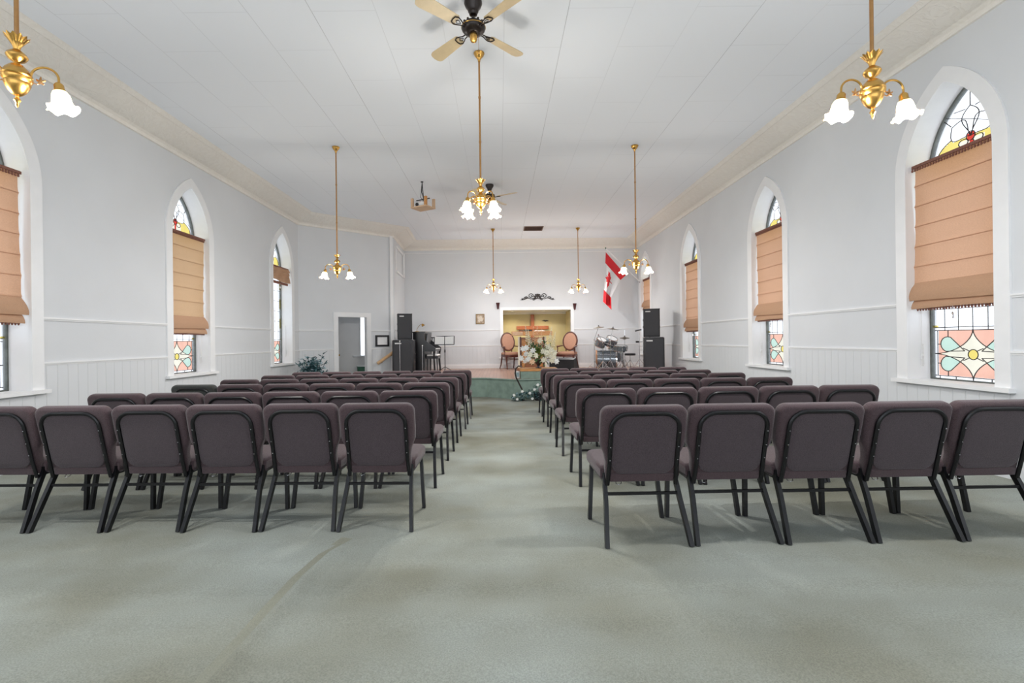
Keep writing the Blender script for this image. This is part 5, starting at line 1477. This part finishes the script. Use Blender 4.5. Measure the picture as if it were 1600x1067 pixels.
# upright piano seen from its end
P0 = at(655, 560, 13.75).x
rt = thing('upright_piano', (P0 + .06, 13.85, STG), 'black upright piano seen end-on beside the left loudspeakers', 'piano')
f = lambda a, b, c: V3(a, c - .50, b)
mb = MB(); mb.prism([(-.16, .0), (.16, .0), (.16, 1.12), (-.16, 1.12)], f, 1.30); mb.build('case', M['gloss'], rt, smooth=False)
mb = MB(); mb.prism([(-.18, 1.12), (.18, 1.12), (.18, 1.15), (-.18, 1.15)], lambda a, b, c: V3(a, c - .52, b), 1.34); mb.build('lid', M['gloss'], rt, smooth=False)
mb = MB(); mb.prism([(.16, .60), (.46, .60), (.46, .70), (.16, .92)], f, .05); mb.build('cheek', M['gloss'], rt, smooth=False)
mb = MB(); mb.prism([(.16, .60), (.46, .60), (.46, .70), (.16, .92)], lambda a, b, c: V3(a, c + .75, b), .05); mb.build('cheek', M['gloss'], rt, smooth=False)
mb = MB(); mb.prism([(.16, .60), (.45, .60), (.45, .66), (.16, .66)], lambda a, b, c: V3(a, c - .45, b), 1.2); mb.build('keybed', M['gloss'], rt, smooth=False)
mb = MB(); mb.prism([(.30, .66), (.44, .66), (.44, .675), (.30, .675)], lambda a, b, c: V3(a, c - .44, b), 1.18); mb.build('keys', M['paper'], rt, smooth=False)
for yy in (-.46, .76):
    mb = MB(); mb.tube([(.42, yy, .60), (.41, yy, .45), (.43, yy, .0)], [.035, .022, .03], 8); mb.build('leg', M['gloss'], rt)
mb = MB(); mb.box((.19, .1, .98), (.02, .8, .24), ry=math.radians(10)); mb.build('music_desk', M['gloss'], rt, smooth=False)
# gooseneck lamp on the piano
rt2 = thing('piano_lamp', (P0 - .02, 13.55, STG + 1.15), 'small brass gooseneck lamp on top of the piano', 'lamp')
mb = MB(); mb.lathe([(.06, 0), (.06, .012), (.02, .022)], (0, 0, 0), 16); mb.build('base', M['brass'], rt2)
mb = MB(); mb.tube([(0, 0, .02), (.0, 0, .08), (.05, 0, .16), (.11, 0, .21), (.15, 0, .205)], .006, 6); mb.build('neck', M['brass'], rt2)
mb = MB(); mb.lathe([(.018, .04), (.03, .02), (.048, -.02), (.05, -.03)], (.165, 0, .19), 14, R=Matrix.Rotation(-.5, 3, 'Y')); mb.build('lamp_shade', M['brass'], rt2)
# bench
q = at(674, 575, 13.6)
rt = thing('piano_bench', (q.x + .05, 13.75, STG), 'black piano bench with a pale cushion in front of the keys', 'bench')
mb = MB(); mb.box((0, 0, .43), (.32, .62, .07)); mb.build('seat_box', M['gloss'], rt, smooth=False)
mb = MB(); mb.pad(rrect(.30, .60, .03, 3), lambda a, b, c: V3(a, b, .466 + c), .05, .018, k=3); mb.build('cushion', M['paper'], rt)
for sx in (-1, 1):
    for sy in (-1, 1):
        mb = MB(); mb.tube([(sx * .13, sy * .28, .41), (sx * .14, sy * .285, 0)], [.024, .015], 4); mb.build('leg', M['gloss'], rt)
# music stand with pages
q = at(695.5, 576, 12.8)
rt = thing('music_stand', (q.x, 12.8, STG), 'black tripod music stand holding open white pages', 'music stand')
mb = MB(); mb.tube([(0, 0, .12), (0, 0, .80)], .011, 8); mb.lathe([(.018, .58), (.02, .6), (.018, .66)], (0, 0, 0), 10); mb.build('pole', M['blackp'], rt)
for k in range(3):
    a = 2 * PI * k / 3 + .55; mb = MB(); mb.tube([(0, 0, .20), (.13 * math.cos(a), .13 * math.sin(a), .13), (.32 * math.cos(a), .32 * math.sin(a), .008)], .008, 6); mb.build('leg', M['blackp'], rt)
tp = lambda a, b, c: V3(a, .02 + b * .35 - c, .80 + b)
mb = MB(); mb.prism([(-.24, -.02), (.25, -.02), (.25, .22), (-.24, .22)], lambda a, b, c: tp(a, b, -c), .01); mb.box((0, -.03, .79), (.50, .06, .012)); mb.build('desk', M['blackp'], rt, smooth=False)
mb = MB(); mb.prism([(-.27, 0.0), (-.02, .0), (-.02, .20), (-.27, .21)], lambda a, b, c: tp(a, b, c + .004), .006); mb.prism([(0, 0), (.23, .0), (.23, .21), (0, .20)], lambda a, b, c: tp(a, b, c + .004), .006)
tag(mb.build('sheet_music', M['paper'], None, smooth=False, loc=rt.location), 'two white pages of music open on the tripod music stand', 'sheet music')
# small dark stand behind it
q = at(679, 548, 14.9)
rt = thing('keyboard_stand', (q.x, 14.9, STG), 'small dark flat-topped stand behind the piano bench', 'stand')
mb = MB(); ztp = at(679, 527.5, 14.9).z - STG; mb.box((0, 0, ztp), (.27, .22, .03)); mb.box((-.13, 0, ztp + .01), (.12, .1, .02)); mb.build('top', M['blackp'], rt, smooth=False)
for sx in (-1, 1):
    mb = MB(); mb.tube([(sx * .07, 0, ztp - .01), (sx * .10, 0, .55), (sx * .16, 0, .0)], .014, 6); mb.build('leg', M['blackp'], rt)
mb = MB(); mb.tube([(0, 0, ztp), (0, 0, .5)], .012, 6); mb.build('post', M['blackp'], rt)
# slim white posts near the platform corner
for u, v, Y_, lb in ((624.6, 533, 12.5, 'slim white post standing in front of the left loudspeaker stack'), (660, 540, 12.5, 'slim white post standing in front of the piano')):
    q = at(u, v, Y_)
    rt = thing('stair_post', (q.x, Y_, STG), lb, 'post', 0, 'slim posts at the platform steps')
    mb = MB(); mb.lathe([(.008, 0), (.008, q.z - STG)], (0, 0, 0), 10); mb.lathe([(.04, 0), (.04, .012), (.014, .02)], (0, 0, 0), 12); mb.build('shaft', M['steel'], rt)
    mb = MB(); mb.ball((0, 0, q.z - STG), .018, 10); mb.build('ball_top', M['plywhite'], rt)

# plant by the doorway
rt = thing('potted_plant', (-4.30, 11.25, zf(11.2)), 'bushy blue-green plant in the corner left of the doorway', 'potted plant')
mb = MB(); mb.lathe([(.13, 0), (.17, .26), (.18, .28), (.165, .28), (.12, .02)], (0, 0, 0), 20, cap=False); mb.lathe([(.001, .25), (.165, .25)], (0, 0, 0), 20); mb.build('pot', M['basket'], rt)
mb = MB(); rnd = random.Random(3)
ends = []
for i in range(44):
    a = rnd.uniform(0, 2 * PI); s_ = rnd.uniform(.10, .40); h_ = rnd.uniform(.25, .80) * (1.1 - s_ * .8)
    mid = V3(math.cos(a) * s_ * .5, math.sin(a) * s_ * .35, .3 + h_ * .6); e = V3(math.cos(a) * s_, math.sin(a) * s_ * .6, .28 + h_)
    mb.tube([(0, 0, .25), mid, e], .005, 5)
    for k in range(17):
        t = rnd.uniform(.35, 1.08); p_ = mid.lerp(e, (t - .35) / .65)
        mb.leaf(p_, V3(rnd.uniform(-1, 1), rnd.uniform(-1, .4), rnd.uniform(-.5, .8)), rnd.uniform(.07, .14), rnd.uniform(.022, .038), 0 if rnd.random() < .72 else 1)
mb.build('foliage', [M['leaf_teal'], M['leaf_pale']], rt, smooth=False)

# ------------------------------------------------------------------ drums
def tripod(mb, x, y, z0, h, r=.22, n_=3, a0=.3):
    mb.tube([(x, y, z0 + .03), (x, y, z0 + h)], .010, 6)
    for k in range(n_):
        a = a0 + 2 * PI * k / n_; ca, sa_ = math.cos(a), math.sin(a)
        mb.tube([(x, y, z0 + .30), (x + r * ca, y + r * sa_, z0 + .012)], .008, 5)
        mb.tube([(x, y, z0 + .10), (x + r * .55 * ca, y + r * .55 * sa_, z0 + .14)], .006, 5)
        mb.ball((x + r * ca, y + r * sa_, z0 + .014), .014, 6)
def drum(root, c, r, h, R, name='shell', lugs=6):
    mb = MB(); mb.lathe([(r, -h / 2), (r, h / 2)], c, 28, R=R, cap=False); sh = mb.build(name, M['shell'], root)
    for s_ in (-1, 1):
        mb = MB(); mb.lathe([(.001, s_ * (h / 2 + .004)), (r * .98, s_ * (h / 2 + .002))], c, 28, R=R, cap=False); mb.build('drum_head', M['head'], root)
        mb = MB(); mb.lathe([(r + .002, s_ * (h / 2 - .012)), (r + .012, s_ * (h / 2 - .012)), (r + .012, s_ * (h / 2 + .012)), (r - .004, s_ * (h / 2 + .014))], c, 28, R=R, cap=False); mb.build('hoop', M['chrome'], root)
    mb = MB()
    for k in range(lugs):
        a = 2 * PI * k / lugs; b = V3(math.cos(a) * (r + .014), math.sin(a) * (r + .014), 0)
        mb.tube([Vector(c) + R @ (b + V3(0, 0, -h / 2)), Vector(c) + R @ (b + V3(0, 0, h / 2))], .005, 5)
        mb.tube([Vector(c) + R @ (b + V3(0, 0, -.03)), Vector(c) + R @ (b + V3(0, 0, .03))], .013, 6)
    mb.build('lugs', M['chrome'], root)
I3 = Matrix.Identity(3)
YD = 13.7
q = at(946, 561, YD); RB = Matrix.Rotation(PI / 2, 3, 'Y')
rt = thing('bass_drum', (q.x, YD, STG), 'silver bass drum with mounted toms, lying on its side in the drum kit', 'drum')
rt.rotation_euler = (0, 0, math.radians(-10))
mb = MB(); cB = V3(.02, 0, .30); mb.lathe([(.265, -.26), (.265, .26)], cB, 32, R=RB, cap=False); mb.build('shell', M['shell'], rt)
for s_ in (-1, 1):
    mb = MB(); mb.lathe([(.267, s_ * .25), (.282, s_ * .25), (.282, s_ * .29), (.262, s_ * .29)], cB, 32, R=RB, cap=False); mb.build('hoop', M['brownhoop'] if s_ < 0 else M['chrome'], rt)
    mb = MB(); mb.lathe([(.001, s_ * .272), (.262, s_ * .268)], cB, 32, R=RB, cap=False); mb.build('drum_head', M['blackp'] if s_ < 0 else M['head'], rt)
mb = MB()
for k in range(8):
    a = 2 * PI * k / 8 + .2; b = RB @ V3(.285 * math.cos(a), .285 * math.sin(a), 0); mb.tube([cB + b - V3(.27, 0, 0), cB + b + V3(.27, 0, 0)], .005, 5)
    mb.tube([cB + b - V3(.16, 0, 0), cB + b - V3(.10, 0, 0)], .013, 6); mb.tube([cB + b + V3(.10, 0, 0), cB + b + V3(.16, 0, 0)], .013, 6)
mb.build('lugs', M['chrome'], rt)
for s_ in (-1, 1):
    mb = MB(); mb.tube([(-.18, s_ * .24, .20), (-.24, s_ * .36, .012)], .009, 6); mb.build('spur', M['chrome'], rt)
mb = MB(); mb.tube([(0, 0, .55), (0, 0, .72)], .014, 8); mb.tube([(-.14, 0, .74), (.14, 0, .74)], .010, 6); mb.build('tom_mount', M['chrome'], rt)
Rt = Matrix.Rotation(math.radians(26), 3, 'X') @ Matrix.Rotation(math.radians(18), 3, 'Y')
drum(rt, V3(-.13, -.06, .79), .135, .20, Rt, 'tom_shell'); 
drum(rt, V3(.16, -.02, .81), .15, .22, Rt, 'tom_shell')
# snare on stand
q = at(964, 540, YD - .1)
rt = thing('snare_drum', (q.x - .03, YD - .62, STG), 'silver snare drum on a chrome stand right of the toms', 'drum')
mb = MB(); tripod(mb, 0, 0, 0, .52, .2); mb.tube([(-.15, 0, .56), (0, 0, .5), (.15, 0, .56)], .008, 6); mb.build('stand', M['chrome'], rt)
drum(rt, V3(0, 0, .63), .17, .13, Matrix.Rotation(.12, 3, 'X'), lugs=8)
q = at(973.5, 541, YD - .2)
rt = thing('small_tom', (q.x, YD - .2, STG), 'small silver side tom between the snare and the hi-hat', 'drum')
mb = MB(); tripod(mb, 0, 0, 0, .52, .16, a0=1); mb.tube([(-.1, 0, .55), (.0, 0, .5), (.1, 0, .55)], .008, 6); mb.build('stand', M['chrome'], rt)
drum(rt, V3(0, 0, .63), .115, .13, I3, lugs=6)
q = at(958, 556, YD + .6)
rt = thing('floor_tom', (q.x + .05, YD + .55, STG), 'silver floor tom behind the bass drum', 'drum')
drum(rt, V3(0, 0, .42), .20, .40, I3, lugs=8)
for k in range(3):
    a = 2 * PI * k / 3; mb = MB(); mb.tube([(.22 * math.cos(a), .22 * math.sin(a), .5), (.22 * math.cos(a), .22 * math.sin(a), .06), (.25 * math.cos(a), .25 * math.sin(a), .01)], .008, 6); mb.build('leg', M['chrome'], rt)
def cymbal(u0, v0, u1, v1, Y_, r, tilt, label, hat=False):
    "stand foot column u0, cymbal centre at pixel (u1,v1)"
    b = at(u0, 572, Y_); t = at(u1, v1, Y_); h = t.z - STG
    rt = thing('cymbal_stand' if not hat else 'hi_hat', (b.x, Y_, STG), label, 'cymbal')
    dx = t.x - b.x
    mb = MB(); tripod(mb, 0, 0, 0, h * .72, .26, a0=.8)
    mb.tube([(0, 0, h * .72), (dx, 0, h + .03)], .008, 6); mb.ball((0, 0, h * .72), .02, 8)
    if hat: mb.tube([(0, 0, h), (0, 0, h + .22)], .005, 5)
    mb.build('stand', M['chrome'], rt)
    R = Matrix.Rotation(tilt, 3, 'Y') @ Matrix.Rotation(.10, 3, 'X')
    for k in range(2 if hat else 1):
        mb = MB(); s_ = -1 if k else 1
        mb.lathe([(.012, .028 * s_), (.035, .022 * s_), (.05, .010 * s_), (r * .6, .004 * s_), (r, -.006 * s_), (r, -.008 * s_), (.05, .006 * s_), (.012, .022 * s_)], V3(dx, 0, h - .025 * k), 32, R=R, cap=False); mb.build('cymbal', M['cymbal'], rt)
    mb = MB(); mb.lathe([(.008, .02), (.014, .03), (.012, .06), (.005, .065)], V3(dx, 0, h), 8, R=R); mb.build('wing_nut', M['blackp'], rt)
    return rt
cymbal(929, 0, 935.5, 511.5, YD - .35, .15, -.13, 'left tilted cymbal on its chrome stand above the bass drum')
cymbal(954, 0, 957.5, 514, YD - .45, .17, .12, 'middle cymbal on a chrome stand above the toms')
cymbal(976.5, 0, 976, 527.5, YD + .3, .14, .0, 'hi-hat pair of cymbals right of the snare drum', True)
# extra boom stand
q = at(939.5, 574, YD - .5)
rt = thing('boom_stand', (q.x, YD - .75, STG), 'chrome boom stand in front of the bass drum', 'stand')
mb = MB(); tripod(mb, 0, 0, 0, .78, .24, a0=.2); mb.build('tripod', M['chrome'], rt)
mb = MB(); mb.tube([(-.12, 0, 1.0), (0, 0, .80), (.3, .1, .70)], .008, 6); mb.ball((0, 0, .79), .02, 8); mb.ball((-.12, 0, 1.0), .02, 8); mb.build('boom', M['chrome'], rt)
# drum stool
q = at(981, 551, YD - .1)
rt = thing('drum_stool', (q.x + .03, YD - .22, STG), 'round black drum stool on chrome legs', 'stool')
mb = MB(); mb.pad([(.15 * math.cos(2 * PI * i / 24), .15 * math.sin(2 * PI * i / 24)) for i in range(24)], lambda a, b, c: V3(a, b, .42 + c), .06, .02, k=3); mb.build('seat', M['blackp'], rt)
mb = MB(); tripod(mb, 0, 0, 0, .42, .24, a0=1.2); mb.build('legs', M['chrome'], rt)
# kick pedal
q = at(952, 572, YD - .1)
rt = thing('drum_pedal', (q.x - .12, YD - .52, STG), 'small dark kick pedal on the platform in front of the snare', 'pedal')
mb = MB(); mb.box((0, 0, .012), (.12, .26, .02)); mb.build('base_plate', M['blackp'], rt, smooth=False)
mb = MB(); mb.box((0, 0, .05), (.09, .24, .012), rx=.25); mb.build('footboard', M['chrome'], rt, smooth=False)
mb = MB(); mb.tube([(0, .10, .03), (0, .10, .22)], .007, 6); mb.lathe([(.02, -.03), (.03, 0), (.02, .03)], (0, .10, .24), 10); mb.build('beater', M['blackp'], rt)
# thin black microphone stand near the far window
q = at(999.5, 572, 13.95)
rt = thing('percussion_stand', (q.x, 13.95, STG), 'thin dark tripod stand between the drums and the right loudspeakers', 'stand')
ht = at(999, 516, 13.95).z - STG
mb = MB(); tripod(mb, 0, 0, 0, ht, .24, a0=.1); mb.build('tripod', M['steel'], rt)
mb = MB(); mb.tube([(-.12, 0, ht - .02), (.06, 0, ht + .02)], .018, 6); mb.ball((-.02, 0, ht), .02, 8); mb.build('top_clamp', M['blackp'], rt)
h2 = at(999, 534, 13.95).z - STG
mb = MB(); mb.tube([(-.10, 0, h2), (-.02, 0, h2)], .028, 8); mb.tube([(-.02, 0, h2), (.09, 0, h2)], .008, 6); mb.build('block', M['blackp'], rt)
for v_ in (541, 547):
    h2 = at(999, v_, 13.95).z - STG
    mb = MB(); mb.tube([(-.02, 0, h2), (.15, 0, h2)], .006, 5); mb.build('side_arm', M['steel'], rt)
